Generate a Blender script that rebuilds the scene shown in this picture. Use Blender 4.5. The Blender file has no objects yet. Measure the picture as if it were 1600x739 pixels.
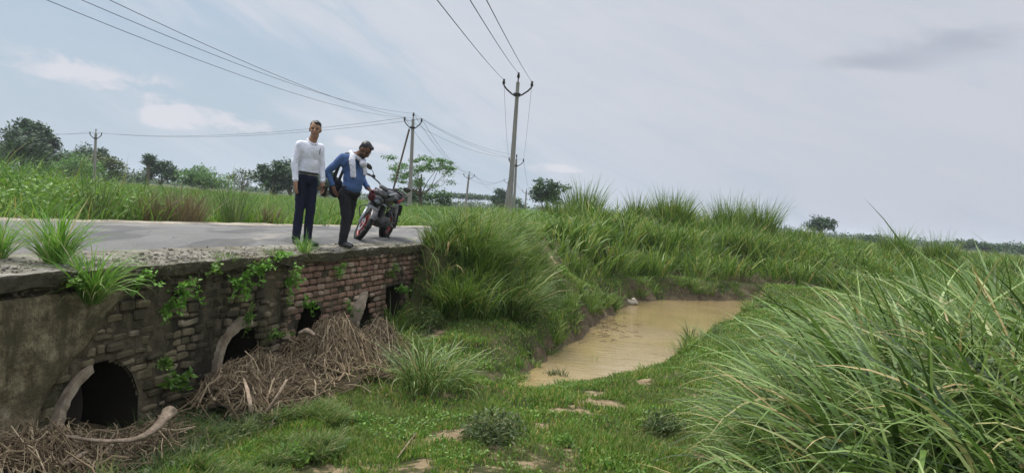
import bpy, math, numpy as np
from mathutils import Vector, Matrix
R = math.radians
rng = np.random.default_rng(11)
S = bpy.context.scene
COL = S.collection

# ---------------------------------------------------------------- camera
FPX, ROLL, PITCH, CZ = 1200.0, R(4.63), R(2.05), 0.72
r0 = np.array([1., 0, 0]); FW = np.array([0, math.cos(PITCH), -math.sin(PITCH)]); u0 = np.array([0, math.sin(PITCH), math.cos(PITCH)])
RT = r0*math.cos(ROLL)+u0*math.sin(ROLL); UP = -r0*math.sin(ROLL)+u0*math.cos(ROLL)
cam = bpy.data.objects.new('camera', bpy.data.cameras.new('camera')); COL.objects.link(cam)
cam.data.sensor_width = 36; cam.data.lens = 36*FPX/1600; cam.data.clip_start = 0.05; cam.data.clip_end = 9000
m = Matrix.Identity(4)
for i in range(3):
    m[i][0] = RT[i]; m[i][1] = UP[i]; m[i][2] = -FW[i]
m[2][3] = CZ
cam.matrix_world = m
S.camera = cam

# ---------------------------------------------------------------- world and sun
SUN_EL, SUN_AZ = R(62), R(-60)      # azimuth clockwise from +Y
w = bpy.data.worlds.new('World'); S.world = w; w.use_nodes = True
nt = w.node_tree; nt.nodes.clear()
def N(t, **k):
    n = nt.nodes.new(t)
    for a, b in k.items():
        if a.startswith('i_'):
            n.inputs[int(a[2:])].default_value = b
        else: setattr(n, a, b)
    return n
def L(a, b): nt.links.new(a, b)
def math_(op, a, b=None, c=None, clamp=False):
    n = nt.nodes.new('ShaderNodeMath'); n.operation = op; n.use_clamp = clamp
    for i, v in enumerate((a, b, c)):
        if v is None: continue
        if isinstance(v, (int, float)): n.inputs[i].default_value = v
        else: L(v, n.inputs[i])
    return n.outputs[0]
def mixc(f, a, b):
    n = nt.nodes.new('ShaderNodeMix'); n.data_type = 'RGBA'
    for sck, v in ((n.inputs[0], f), (n.inputs[6], a), (n.inputs[7], b)):
        if isinstance(v, (int, float)): sck.default_value = v
        elif isinstance(v, tuple): sck.default_value = (*v, 1)
        else: L(v, sck)
    return n.outputs[2]
def sstep(v, a, b):
    n = nt.nodes.new('ShaderNodeMapRange'); n.interpolation_type = 'SMOOTHSTEP'
    L(v, n.inputs[0]); n.inputs[1].default_value = a; n.inputs[2].default_value = b
    return n.outputs[0]
out = N('ShaderNodeOutputWorld'); bg = N('ShaderNodeBackground'); bg.inputs[1].default_value = 0.1
sky = N('ShaderNodeTexSky', sky_type='NISHITA', sun_disc=False, sun_elevation=SUN_EL, sun_rotation=SUN_AZ)
sky.air_density = 1.3; sky.dust_density = 2.5
tc = N('ShaderNodeTexCoord'); sp = N('ShaderNodeSeparateXYZ'); L(tc.outputs['Generated'], sp.inputs[0])
az = math_('ARCTAN2', sp.outputs[0], sp.outputs[1])
el = math_('ARCSINE', sp.outputs[2])
def cloudnoise(sx, sy, scale, detail, rough, tilt=0.0, off=0.0, dist=0.0):
    cx = math_('MULTIPLY', az, sx); cy = math_('MULTIPLY', math_('ADD', el, math_('MULTIPLY', az, tilt)), sy)
    cb = N('ShaderNodeCombineXYZ'); L(cx, cb.inputs[0]); L(cy, cb.inputs[1]); cb.inputs[2].default_value = off
    n = N('ShaderNodeTexNoise'); L(cb.outputs[0], n.inputs['Vector']); n.inputs['Scale'].default_value = scale
    n.inputs['Detail'].default_value = detail; n.inputs['Roughness'].default_value = rough; n.inputs['Distortion'].default_value = dist
    return n.outputs[0]
def blob_(a0, e0, sa, se):
    d = math_('ADD', math_('POWER', math_('DIVIDE', math_('SUBTRACT', az, a0), sa), 2.0), math_('POWER', math_('DIVIDE', math_('SUBTRACT', el, e0), se), 2.0))
    return math_('EXPONENT', math_('MULTIPLY', d, -1.0))
K = 10.0
def kc(c): return tuple(v*K for v in c)
blue = mixc(0.8, sky.outputs[0], kc((0.31, 0.405, 0.52)))
# broad veil: dense on the right and high up, thinner low on the left
veil = cloudnoise(2.2, 9.0, 1.6, 7, .6, .42, 1.0, .4)
bias = math_('ADD', math_('MULTIPLY', az, 0.35), math_('MULTIPLY', el, 0.9))
bias = math_('SUBTRACT', bias, math_('MULTIPLY', blob_(R(-24), R(8.2), R(15), R(2.6)), 0.22))
cov = sstep(math_('ADD', veil, bias), 0.36, 0.68)
cov = math_('ADD', math_('MULTIPLY', cov, 0.72), 0.22)
fb = cloudnoise(3.0, 14.0, 2.6, 8, .62, .3, 6.0, .5); cov = math_('ADD', cov, math_('MULTIPLY', math_('SUBTRACT', fb, .5), .55), clamp=True)
white = mixc(sstep(az, -.35, .5), kc((0.51, 0.54, 0.595)), kc((0.465, 0.485, 0.54)))
c1 = mixc(cov, blue, white)
# whitening towards the horizon
hz = math_('MULTIPLY', sstep(el, .16, -.01), .5)
c2 = mixc(hz, c1, mixc(sstep(az, -.2, .55), kc((0.44, 0.52, 0.60)), kc((0.385, 0.42, 0.49))))
# small cumulus low on the left
cn = cloudnoise(7.0, 15.0, 2.3, 9, .62, .05, 4.0, .3)
cm = blob_(R(-29.5), R(6.6), R(4.2), R(1.0))
for a0, e0, sa, se in ((-24.5, 4.5, 2.6, 1.0), (-19.5, 4.5, 2.2, .8), (-11.5, 3.7, 3.0, .6), (3.3, 3.2, 2.2, .35)):
    cm = math_('ADD', cm, blob_(R(a0), R(e0), R(sa), R(se)))
cum = math_('MULTIPLY', sstep(math_('ADD', cn, math_('MULTIPLY', cm, .34)), .62, .84), sstep(cm, .08, .45))
c3 = mixc(math_('MULTIPLY', cum, .75), c2, kc((0.60, 0.59, 0.63)))
# grey scud on the upper right
gn = cloudnoise(5.0, 13.0, 1.7, 6, .6, .1, 9.0, .3)
gm = math_('ADD', blob_(R(29), R(13.0), R(4.5), R(1.1)), math_('ADD', blob_(R(24), R(11.6), R(3.4), R(.7)), blob_(R(-6), R(15.6), R(2), R(.5))))
gr = math_('MULTIPLY', sstep(math_('ADD', gn, math_('MULTIPLY', gm, .4)), .58, .86), gm)
c4 = mixc(math_('MULTIPLY', gr, .6, clamp=True), c3, kc((0.30, 0.335, 0.40)))
# an overcast dome grows brighter towards the zenith
gain = math_('ADD', 1.0, math_('MULTIPLY', sstep(el, .30, 1.2), 2.5))
vm = N('ShaderNodeVectorMath', operation='SCALE'); L(c4, vm.inputs[0]); L(gain, vm.inputs['Scale'])
L(vm.outputs[0], bg.inputs[0]); L(bg.outputs[0], out.inputs[0])
sd = bpy.data.lights.new('sun', 'SUN'); so = bpy.data.objects.new('sun', sd); COL.objects.link(so)
sd.energy = 3.0; sd.angle = R(18); sd.color = (1, .95, .84)
d = Vector((math.sin(SUN_AZ)*math.cos(SUN_EL), math.cos(SUN_AZ)*math.cos(SUN_EL), math.sin(SUN_EL)))
so.rotation_euler = d.to_track_quat('Z', 'Y').to_euler()
S.view_settings.view_transform = 'Standard'; S.view_settings.look = 'None'; S.view_settings.gamma = 1
S.view_settings.exposure = 0.35
S.render.engine = 'CYCLES'
S.cycles.max_bounces = 6; S.cycles.transparent_max_bounces = 4; S.cycles.volume_bounces = 0
S.cycles.use_denoising = True

# ---------------------------------------------------------------- helpers
def ray(x, y): return FW+RT*(x-800)/FPX-UP*(y-369.5)/FPX
def at(x, y, D):                       # photo position and distance -> place in the world
    q = ray(x, y); t = D/q[1]; p = q*t; p[2] += CZ; return p
def onz(x, y, z):
    q = ray(x, y); t = (z-CZ)/q[2]; p = q*t; p[2] = z; return p
def tag(o, label=None, cat=None, group=None, kind=None):
    for k, v in (('label', label), ('category', cat), ('group', group), ('kind', kind)):
        if v: o[k] = v
    return o
def empty(name, loc=(0, 0, 0), rz=0, **k):
    o = bpy.data.objects.new(name, None); COL.objects.link(o); o.location = loc; o.rotation_euler = (0, 0, rz)
    o.empty_display_size = .2
    return tag(o, **k)
class Geo:
    def __init__(s): s.v = []; s.q = []; s.t = []; s.n = 0; s.qm = []; s.tm = []; s.a = []
    def add(s, v, q=None, t=None, m=0, a=None):
        v = np.asarray(v, float).reshape(-1, 3)
        if q is not None and len(q): q = np.asarray(q, int).reshape(-1, 4)+s.n; s.q.append(q); s.qm.append(np.full(len(q), m))
        if t is not None and len(t): t = np.asarray(t, int).reshape(-1, 3)+s.n; s.t.append(t); s.tm.append(np.full(len(t), m))
        s.v.append(v); s.n += len(v)
        return s
    def mesh(s, name, mats=(), smooth=False):
        me = bpy.data.meshes.new(name)
        V = np.concatenate(s.v) if s.v else np.zeros((0, 3))
        Q = np.concatenate(s.q) if s.q else np.zeros((0, 4), int); T = np.concatenate(s.t) if s.t else np.zeros((0, 3), int)
        me.vertices.add(len(V)); me.vertices.foreach_set('co', V.ravel())
        lo = np.concatenate([Q.ravel(), T.ravel()]); me.loops.add(len(lo)); me.loops.foreach_set('vertex_index', lo)
        nf = len(Q)+len(T); me.polygons.add(nf)
        st = np.concatenate([np.arange(len(Q))*4, len(Q)*4+np.arange(len(T))*3]) if nf else np.zeros(0, int)
        me.polygons.foreach_set('loop_start', st)
        mi = np.concatenate((s.qm+s.tm) or [np.zeros(0)]).astype(int)
        for mt in mats: me.materials.append(mt)
        me.polygons.foreach_set('material_index', mi)
        me.polygons.foreach_set('use_smooth', np.full(nf, bool(smooth)))
        me.update(calc_edges=True); me.validate()
        return me
    def build(s, name, mat=None, parent=None, smooth=False, **k):
        mats = mat if isinstance(mat, (list, tuple)) else ([mat] if mat else [])
        o = bpy.data.objects.new(name, s.mesh(name, mats, smooth)); COL.objects.link(o)
        if parent: o.parent = parent
        return tag(o, **k)
    # --- primitives
    def tube(s, P, r, k=8, m=0, sq=None):
        P = np.asarray(P, float); n = len(P); r = np.broadcast_to(np.asarray(r, float), (n,))
        T = np.gradient(P, axis=0); T /= np.linalg.norm(T, axis=1)[:, None]+1e-9
        a = np.array([0, 0, 1.]) if abs(T[0][2]) < .9 else np.array([1., 0, 0])
        X = np.cross(T[0], a); X /= np.linalg.norm(X)
        th = np.arange(k)*2*math.pi/k+math.pi/4; V = []
        for i in range(n):
            X = X-T[i]*(X@T[i]); X /= np.linalg.norm(X)+1e-9; Y = np.cross(T[i], X)
            V.append(P[i]+r[i]*(np.cos(th)[:, None]*X+np.sin(th)[:, None]*Y*(sq or 1)))
        V = np.concatenate(V); V = np.concatenate([V, P[:1], P[-1:]])
        j = np.arange(k); q = []
        for i in range(n-1):
            q.append(np.stack([i*k+j, i*k+(j+1) % k, (i+1)*k+(j+1) % k, (i+1)*k+j], 1))
        t = np.concatenate([np.stack([np.full(k, n*k), (j+1) % k, j], 1), np.stack([np.full(k, n*k+1), (n-1)*k+j, (n-1)*k+(j+1) % k], 1)])
        return s.add(V, np.concatenate(q), t, m)
    def cap(s, a, b, ra, rb=None, k=10, m=0, sq=None):
        a = np.asarray(a, float); b = np.asarray(b, float); rb = ra if rb is None else rb
        dd = b-a; l = np.linalg.norm(dd)+1e-9; dd = dd/l; P = []; rr = []
        for th in np.linspace(.08, 1, 5): P.append(a-dd*ra*math.cos(th*math.pi/2)); rr.append(ra*math.sin(th*math.pi/2))
        for th in np.linspace(1, .08, 5): P.append(b+dd*rb*math.cos(th*math.pi/2)); rr.append(rb*math.sin(th*math.pi/2))
        return s.tube(P, rr, k, m, sq)
    def ell(s, c, rad, rot=None, k=14, m=0):
        n = 9; V = []
        for i in range(n):
            ph = math.pi*(i+.35)/(n-.3)
            for j in range(k):
                a = 2*math.pi*j/k; V.append((math.sin(ph)*math.cos(a), math.sin(ph)*math.sin(a), math.cos(ph)))
        V += [(0, 0, 1), (0, 0, -1)]
        V = np.array(V)*np.asarray(rad, float)
        if rot is not None: V = V@np.array(rot).T
        V = V+np.asarray(c, float); j = np.arange(k)
        q = np.concatenate([np.stack([i*k+j, (i+1)*k+j, (i+1)*k+(j+1) % k, i*k+(j+1) % k], 1) for i in range(n-1)])
        t = np.concatenate([np.stack([np.full(k, n*k), j, (j+1) % k], 1), np.stack([np.full(k, n*k+1), (n-1)*k+(j+1) % k, (n-1)*k+j], 1)])
        return s.add(V, q, t, m)
    def box(s, c, size, rot=None, bev=0.0, m=0, taper=1.0):
        x, y, z = np.asarray(size, float)/2; b = min(bev, x*.9, y*.9, z*.9)
        if b <= 0:
            V = np.array([(sx*x, sy*y, sz*z) for sz in (-1, 1) for sy in (-1, 1) for sx in (-1, 1)])
            V[4:, :2] *= taper
            q = [(0, 2, 3, 1), (4, 5, 7, 6), (0, 1, 5, 4), (2, 6, 7, 3), (0, 4, 6, 2), (1, 3, 7, 5)]; t = None
        else:
            V = []
            for zz, k in ((-z, x-b), (-z+b, x), (z-b, x), (z, x-b)):
                i = b if abs(zz) == z else 0
                for (px, py) in ((x-i, y-i-b), (x-i-b, y-i), (-x+i+b, y-i), (-x+i, y-i-b), (-x+i, -y+i+b), (-x+i+b, -y+i), (x-i-b, -y+i), (x-i, -y+i+b)): V.append((px, py, zz))
            V += [(0, 0, -z), (0, 0, z)]; V = np.array(V); j = np.arange(8)
            q = np.concatenate([np.stack([i*8+j, i*8+(j+1) % 8, (i+1)*8+(j+1) % 8, (i+1)*8+j], 1) for i in range(3)])
            t = np.concatenate([np.stack([np.full(8, 32), (j+1) % 8, j], 1), np.stack([np.full(8, 33), 24+j, 24+(j+1) % 8], 1)])
        if rot is not None: V = V@np.array(rot).T
        return s.add(V+np.asarray(c, float), q, t, m)
    def xf(s, M):
        M = np.array(M); s.v = [v@M[:3, :3].T+M[:3, 3] for v in s.v]; return s
def rotm(ax, a): return np.array(Matrix.Rotation(a, 3, ax))

def vnoise(x, y, seed=0):              # smooth value noise
    x = np.asarray(x, float); y = np.asarray(y, float)
    xi = np.floor(x).astype(int); yi = np.floor(y).astype(int); fx = x-xi; fy = y-yi
    fx = fx*fx*(3-2*fx); fy = fy*fy*(3-2*fy)
    def h(a, b):
        n = (a*374761393+b*668265263+seed*974634777) & 0x7fffffff
        n = ((n ^ (n >> 13))*1274126177) & 0x7fffffff
        return ((n ^ (n >> 16)) & 0xffff)/65535.
    return (h(xi, yi)*(1-fx)+h(xi+1, yi)*fx)*(1-fy)+(h(xi, yi+1)*(1-fx)+h(xi+1, yi+1)*fx)*fy
def fbm(x, y, o=4, seed=0):
    r = 0; a = .5
    for i in range(o): r = r+a*vnoise(x*2**i, y*2**i, seed+i); a *= .5
    return r
def sm(t, a, b):
    t = np.clip((t-a)/(b-a), 0, 1); return t*t*(3-2*t)

# ---------------------------------------------------------------- materials
def mat(name, col=(.5, .5, .5), rough=.7, spec=.3, metal=0, fn=None):
    global nt
    mt = bpy.data.materials.new(name); mt.use_nodes = True; nt = mt.node_tree
    b = nt.nodes['Principled BSDF']; b.inputs['Base Color'].default_value = (*col, 1); b.inputs['Roughness'].default_value = rough
    b.inputs['Specular IOR Level'].default_value = spec; b.inputs['Metallic'].default_value = metal
    if fn: fn(b)
    return mt
def noise(scale, detail=4, rough=.55, vec=None, dist=0, out=0):
    n = nt.nodes.new('ShaderNodeTexNoise'); n.inputs['Scale'].default_value = scale; n.inputs['Detail'].default_value = detail
    n.inputs['Roughness'].default_value = rough; n.inputs['Distortion'].default_value = dist
    if vec is None: vec = nt.nodes.new('ShaderNodeTexCoord').outputs['Object']
    L(vec, n.inputs['Vector']); return n.outputs[out]
def mapping(scale=(1, 1, 1), loc=(0, 0, 0), src='Object'):
    t = nt.nodes.new('ShaderNodeTexCoord'); mp = nt.nodes.new('ShaderNodeMapping'); L(t.outputs[src], mp.inputs[0])
    mp.inputs['Scale'].default_value = scale; mp.inputs['Location'].default_value = loc; return mp.outputs[0]
def ramp(f, stops):
    n = nt.nodes.new('ShaderNodeValToRGB'); L(f, n.inputs[0]); e = n.color_ramp.elements
    while len(e) < len(stops): e.new(.5)
    for i, (p, c) in enumerate(stops): e[i].position = p; e[i].color = (*c, 1)
    return n.outputs[0]
def bump(b, h, st=.5, dist=.02):
    n = nt.nodes.new('ShaderNodeBump'); n.inputs['Strength'].default_value = st; n.inputs['Distance'].default_value = dist
    L(h, n.inputs['Height']); L(n.outputs[0], b.inputs['Normal'])
def island(): return nt.nodes.new('ShaderNodeNewGeometry').outputs['Random Per Island']
def attr(nm): n = nt.nodes.new('ShaderNodeAttribute'); n.attribute_name = nm; return n.outputs['Fac']

def leafmat(name, stops, rough=.5, trans=.3, spec=.35, patch=None, pscale=.6):
    """blades and leaves: a colour per blade, some light through the leaf"""
    def f(b):
        c = ramp(island(), stops)
        if patch:
            g = noise(pscale, 3, .6); c = mixc(math_('MULTIPLY', sstep(g, .42, .66), .6), c, patch)
        L(c, b.inputs['Base Color'])
        tr = nt.nodes.new('ShaderNodeBsdfTranslucent'); mx = nt.nodes.new('ShaderNodeMixShader'); mx.inputs[0].default_value = trans
        hs = nt.nodes.new('ShaderNodeHueSaturation'); hs.inputs['Value'].default_value = 1.25; L(c, hs.inputs['Color']); L(hs.outputs[0], tr.inputs[0])
        o = [n for n in nt.nodes if n.type == 'OUTPUT_MATERIAL'][0]
        L(b.outputs[0], mx.inputs[1]); L(tr.outputs[0], mx.inputs[2]); L(mx.outputs[0], o.inputs[0])
    return mat(name, rough=rough, spec=spec, fn=f)
M = {}
M['blade'] = leafmat('tall_grass', [(0, (0.0226, 0.0512, 0.0053)), (0.4, (0.0857, 0.1654, 0.0162)), (0.75, (0.1445, 0.2356, 0.0295)), (0.9, (0.257, 0.3009, 0.0628)), (1, (0.3641, 0.2908, 0.096))], patch=(.12, .2, .035))
M['kans'] = leafmat('long_grass', [(0, (0.0223, 0.045, 0.0073)), (0.35, (0.0794, 0.1452, 0.0243)), (0.62, (0.1422, 0.2301, 0.0466)), (0.82, (0.2369, 0.3254, 0.0924)), (0.91, (0.3672, 0.4263, 0.1847)), (0.96, (0.2843, 0.2133, 0.0777)), (1, (0.4739, 0.359, 0.1653))], rough=.45, spec=.38, trans=.22)
M['lawn'] = leafmat('short_grass', [(0, (0.041, 0.0946, 0.0088)), (0.45, (0.1095, 0.2297, 0.0209)), (0.75, (0.1751, 0.2838, 0.0365)), (0.88, (0.2919, 0.2703, 0.0679)), (1, (0.4673, 0.3513, 0.1358))], patch=(.13, .17, .045), pscale=1.1)
M['field'] = leafmat('field_grass', [(0, (0.0418, 0.0931, 0.009)), (0.5, (0.1117, 0.2217, 0.0233)), (0.85, (0.1744, 0.2881, 0.0374)), (1, (0.3348, 0.2771, 0.0749))], patch=(.05, .13, .028), pscale=.35)
M['weed'] = leafmat('weed_leaf', [(0, (0.0601, 0.1283, 0.0198)), (0.5, (0.1052, 0.2099, 0.0278)), (1, (0.1953, 0.3148, 0.0496))])
M['bright'] = leafmat('bright_leaf', [(0, (.09, .22, .02)), (.5, (.14, .31, .035)), (1, (.20, .38, .06))])
M['grey_leaf'] = leafmat('dull_leaf', [(0, (0.0416, 0.0689, 0.018)), (0.6, (0.0831, 0.1219, 0.036)), (1, (0.1781, 0.2014, 0.0811))])
M['heap_grass'] = leafmat('matted_grass', [(0, (.05, .12, .02)), (.5, (.10, .17, .03)), (.8, (.17, .21, .06)), (1, (.27, .23, .11))])
M['drygrass'] = leafmat('dry_stem', [(0, (.10, .075, .035)), (.6, (.19, .145, .075)), (1, (.30, .24, .13))], trans=.1)
M['heap_dry'] = leafmat('dry_moss', [(0, (.05, .045, .02)), (.5, (.10, .09, .035)), (.8, (.10, .13, .03)), (1, (.20, .17, .09))], trans=.1)
M['tree_dark'] = leafmat('dark_foliage', [(0, (.014, .042, .012)), (.6, (.028, .075, .018)), (1, (.05, .11, .028))], trans=.15)
M['tree_mid'] = leafmat('mid_foliage', [(0, (.028, .075, .014)), (.6, (.05, .12, .022)), (1, (.085, .17, .035))], trans=.2)
M['tree_olive'] = leafmat('olive_foliage', [(0, (.05, .08, .018)), (.6, (.09, .12, .026)), (1, (.15, .17, .045))], trans=.2)
M['tree_feather'] = leafmat('feathery_foliage', [(0, (.05, .12, .02)), (.6, (.08, .18, .03)), (1, (.13, .25, .05))], trans=.3)
M['tree_far'] = leafmat('far_foliage', [(0, (.03, .07, .025)), (.6, (.05, .10, .035)), (1, (.07, .135, .045))], trans=.15)
def f(b):
    c = ramp(noise(3, 5, .6, mapping((4, 4, .6))), [(.3, (.06, .045, .03)), (.7, (.17, .13, .09))]); L(c, b.inputs['Base Color']); bump(b, noise(20, 4, .6, mapping((4, 4, .5))), .6)
M['bark'] = mat('bark', rough=.9, spec=.1, fn=f)
def f(b):
    c = ramp(island(), [(0, (.06, .042, .024)), (.3, (.16, .115, .065)), (.7, (.30, .225, .135)), (1, (.52, .41, .26))])
    c = mixc(math_('MULTIPLY', noise(14, 3), .5), c, (.09, .065, .045)); L(c, b.inputs['Base Color']); bump(b, noise(60, 3, .6), .4, .004)
M['stick'] = mat('dead_wood', rough=.85, spec=.15, fn=f)
def f(b):
    c = ramp(noise(13, 7, .7, mapping((1, 1, 1))), [(.3, (.085, .062, .042)), (.5, (.22, .165, .115)), (.75, (.36, .28, .205))]); L(c, b.inputs['Base Color']); bump(b, noise(30, 5, .7), .7, .01)
M['log'] = mat('weathered_wood', rough=.8, spec=.2, fn=f)
# ground
def f(b):
    base = ramp(noise(.9, 8, .62), [(.3, (.045, .058, .018)), (.5, (.075, .085, .028)), (.7, (.15, .125, .06))])
    fine = noise(9, 6, .7)
    base = mixc(math_('MULTIPLY', sstep(fine, .5, .75), .5), base, (.15, .12, .07))
    sand = ramp(noise(5, 7, .65), [(.3, (.27, .19, .105)), (.7, (.44, .335, .20))])
    mud = ramp(noise(4, 8, .7), [(.3, (.05, .037, .02)), (.55, (.14, .105, .06)), (.75, (.24, .185, .11))])
    e = math_('MULTIPLY_ADD', math_('SUBTRACT', noise(3.5, 6, .65), .5), .9, attr('mud'))
    c = mixc(sstep(e, .35, .6), base, mud)
    e2 = math_('MULTIPLY_ADD', math_('SUBTRACT', noise(5, 9, .72), .5), 3.0, attr('sand'))
    c = mixc(sstep(e2, .34, .72), c, sand)
    L(c, b.inputs['Base Color'])
    bump(b, math_('ADD', noise(9, 9, .75), math_('MULTIPLY', noise(40, 4, .7), .4)), 1, .10)
M['ground'] = mat('soil', rough=.9, spec=.15, fn=f)
def f(b):
    c = ramp(noise(.55, 5, .6), [(.3, (.215, .155, .070)), (.7, (.29, .215, .105))]); L(c, b.inputs['Base Color'])
    wv = noise(2.6, 3, .55, mapping((.8, 3.4, 1))); wv2 = noise(14, 3, .6, mapping((.55, 2.2, 1)))
    gate = sstep(noise(.35, 2, .5, mapping((1, 1, 1), (3, 1, 0))), .38, .6)
    bump(b, math_('ADD', math_('MULTIPLY', wv, .7), math_('MULTIPLY', math_('MULTIPLY', wv2, gate), .55)), .22, .05)
    b.inputs['IOR'].default_value = 1.33
M['water'] = mat('muddy_water', rough=.045, spec=.5, fn=f)
def f(b):
    g = noise(.8, 6, .6, mapping((1, .35, 1))); c = ramp(g, [(.3, (.085, .083, .080)), (.5, (.125, .122, .118)), (.7, (.18, .174, .165))])
    sp_ = noise(90, 2, .8); c = mixc(math_('MULTIPLY', sstep(sp_, .45, .7), .35), c, (.36, .34, .31))
    dust = sstep(noise(1.1, 6, .65, mapping((2.2, .5, 1))), .52, .70); c = mixc(math_('MULTIPLY', dust, .6), c, (.30, .265, .21)); pt = sstep(noise(.9, 3, .5, mapping((1.6, .5, 1), (5, 3, 0))), .52, .56); c = mixc(math_('MULTIPLY', pt, .5), c, (.045, .045, .046))
    v = nt.nodes.new('ShaderNodeTexVoronoi'); v.feature = 'DISTANCE_TO_EDGE'; v.inputs['Scale'].default_value = .9; L(mapping(), v.inputs['Vector'])
    cr = math_('MULTIPLY', math_('LESS_THAN', v.outputs[0], .006), .6); c = mixc(cr, c, (.05, .05, .05))
    L(c, b.inputs['Base Color']); bump(b, sp_, .8, .012)
M['asphalt'] = mat('worn_asphalt', rough=.85, spec=.25, fn=f)
def f(b):
    g = noise(2.2, 7, .65); c = ramp(g, [(.28, (.13, .115, .09)), (.48, (.25, .23, .19)), (.68, (.36, .335, .285))])
    st = noise(38, 4, .8); c = mixc(math_('MULTIPLY', sstep(st, .52, .62), .55), c, (.085, .075, .06))
    ms = sstep(noise(1.3, 6, .7, mapping((1, 1, 1), (4, 2, 1))), .5, .68); c = mixc(math_('MULTIPLY', ms, .65), c, (.09, .085, .04))
    sx = nt.nodes.new('ShaderNodeSeparateXYZ'); L(mapping(), sx.inputs[0]); ed = sstep(math_('ADD', sx.outputs[2], math_('MULTIPLY', math_('SUBTRACT', noise(7, 5, .7), .5), .12)), .0, -.05)
    c = mixc(math_('MULTIPLY', ed, .85), c, ramp(noise(9, 5, .7), [(.35, (.045, .038, .022)), (.65, (.11, .095, .055))]))
    L(c, b.inputs['Base Color']); bump(b, math_('ADD', st, g), .9, .03)
M['deck'] = mat('rough_concrete', rough=.9, spec=.15, fn=f)
def stain(c, dark=(.026, .023, .017), amt=.85):
    vs = noise(1.0, 6, .6, mapping((2.6, 2.6, .55))); c = mixc(math_('MULTIPLY', sstep(vs, .44, .62), amt), c, dark)
    gm_ = sstep(noise(1.5, 7, .7, mapping((1, 1, 1), (7, 1, 3))), .5, .72); c = mixc(math_('MULTIPLY', gm_, .55), c, (.075, .082, .028))
    return c
def f(b):
    sx = nt.nodes.new('ShaderNodeSeparateXYZ'); L(mapping(), sx.inputs[0])
    rr = island()
    red = ramp(rr, [(0, (.17, .115, .08)), (.35, (.27, .165, .118)), (.7, (.34, .21, .15)), (1, (.40, .32, .235))])
    och = ramp(rr, [(0, (.085, .072, .046)), (.4, (.15, .124, .077)), (.8, (.215, .175, .108)), (1, (.32, .265, .19))])
    um = math_('ADD', sx.outputs[0], math_('MULTIPLY', math_('SUBTRACT', noise(1.6, 4), .5), 2.2))
    c = mixc(math_('MULTIPLY', sstep(um, 3.6, 4.3), sstep(um, 9.5, 7.4)), och, red)
    vs = noise(1.0, 6, .6, mapping((2.2, 2.2, .55))); amt = math_('SUBTRACT', .80, math_('MULTIPLY', math_('MULTIPLY', sstep(um, 3.5, 4.2), sstep(um, 7.2, 6.0)), .45))
    c = mixc(math_('MULTIPLY', sstep(vs, .45, .62), amt), c, (.034, .030, .021))
    gm_ = sstep(noise(1.5, 7, .7, mapping((1, 1, 1), (7, 1, 3))), .5, .72); c = mixc(math_('MULTIPLY', gm_, .5), c, (.07, .08, .025))
    c = mixc(math_('MULTIPLY', sstep(noise(26, 4, .7), .5, .7), .45), c, (.06, .052, .035))
    L(c, b.inputs['Base Color']); bump(b, math_('ADD', noise(22, 6, .7), noise(70, 3, .7)), .8, .02)
M['brick'] = mat('old_brick', rough=.93, spec=.1, fn=f)
def f(b):
    c = ramp(noise(6, 7, .7), [(.3, (.06, .051, .034)), (.55, (.135, .114, .074)), (.75, (.21, .18, .12))]); c = stain(c)
    L(c, b.inputs['Base Color']); bump(b, noise(18, 8, .75), 1, .04)
M['mortar'] = mat('dark_mortar', rough=.95, spec=.08, fn=f)
def f(b):
    c = ramp(noise(5.5, 10, .8), [(.38, (.08, .063, .034)), (.5, (.19, .158, .093)), (.62, (.33, .28, .175))]); c = mixc(math_('MULTIPLY', math_('LESS_THAN', noise(42, 3, .6), .40), .6), c, (.04, .035, .022)); vs = noise(1.0, 6, .65, mapping((5, 5, .6), (3, 0, 0))); c = mixc(math_('MULTIPLY', sstep(vs, .5, .66), .6), c, (.045, .04, .026))
    c = mixc(math_('MULTIPLY', sstep(noise(2.1, 9, .7, mapping((1, 1, 1.6), (2, 5, 1))), .47, .6), .7), c, (.065, .058, .034))
    L(c, b.inputs['Base Color']); bump(b, noise(26, 7, .75), .9, .02)
M['plaster'] = mat('old_plaster', rough=.93, spec=.1, fn=f)
def f(b):
    c = ramp(noise(7, 6, .65), [(.35, (.13, .10, .07)), (.5, (.24, .195, .14)), (.7, (.36, .305, .23))]); L(c, b.inputs['Base Color']); bump(b, noise(40, 5, .7), .6, .01)
M['pipe'] = mat('pipe_concrete', rough=.88, spec=.15, fn=f)
M['dark'] = mat('shaded_inside', (.03, .026, .018), .95, .05)  # near-black base colour stands in for the deep shade inside tunnels and slot
M['liner'] = mat('pipe_inside', (.24, .205, .165), .95, .05)
def f(b):
    c = ramp(noise(3, 6, .6, mapping((6, 6, .8))), [(.3, (.20, .18, .15)), (.7, (.32, .30, .26))]); L(c, b.inputs['Base Color']); bump(b, noise(40, 4), .3, .01)
M['pole'] = mat('pole_concrete', rough=.85, spec=.2, fn=f)
M['steel'] = mat('dark_steel', (.035, .03, .028), .6, .4, .3)
M['wire'] = mat('wire_metal', (.05, .05, .055), .6, .3)
M['porcelain'] = mat('brown_porcelain', (.03, .018, .014), .25, .6)

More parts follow.
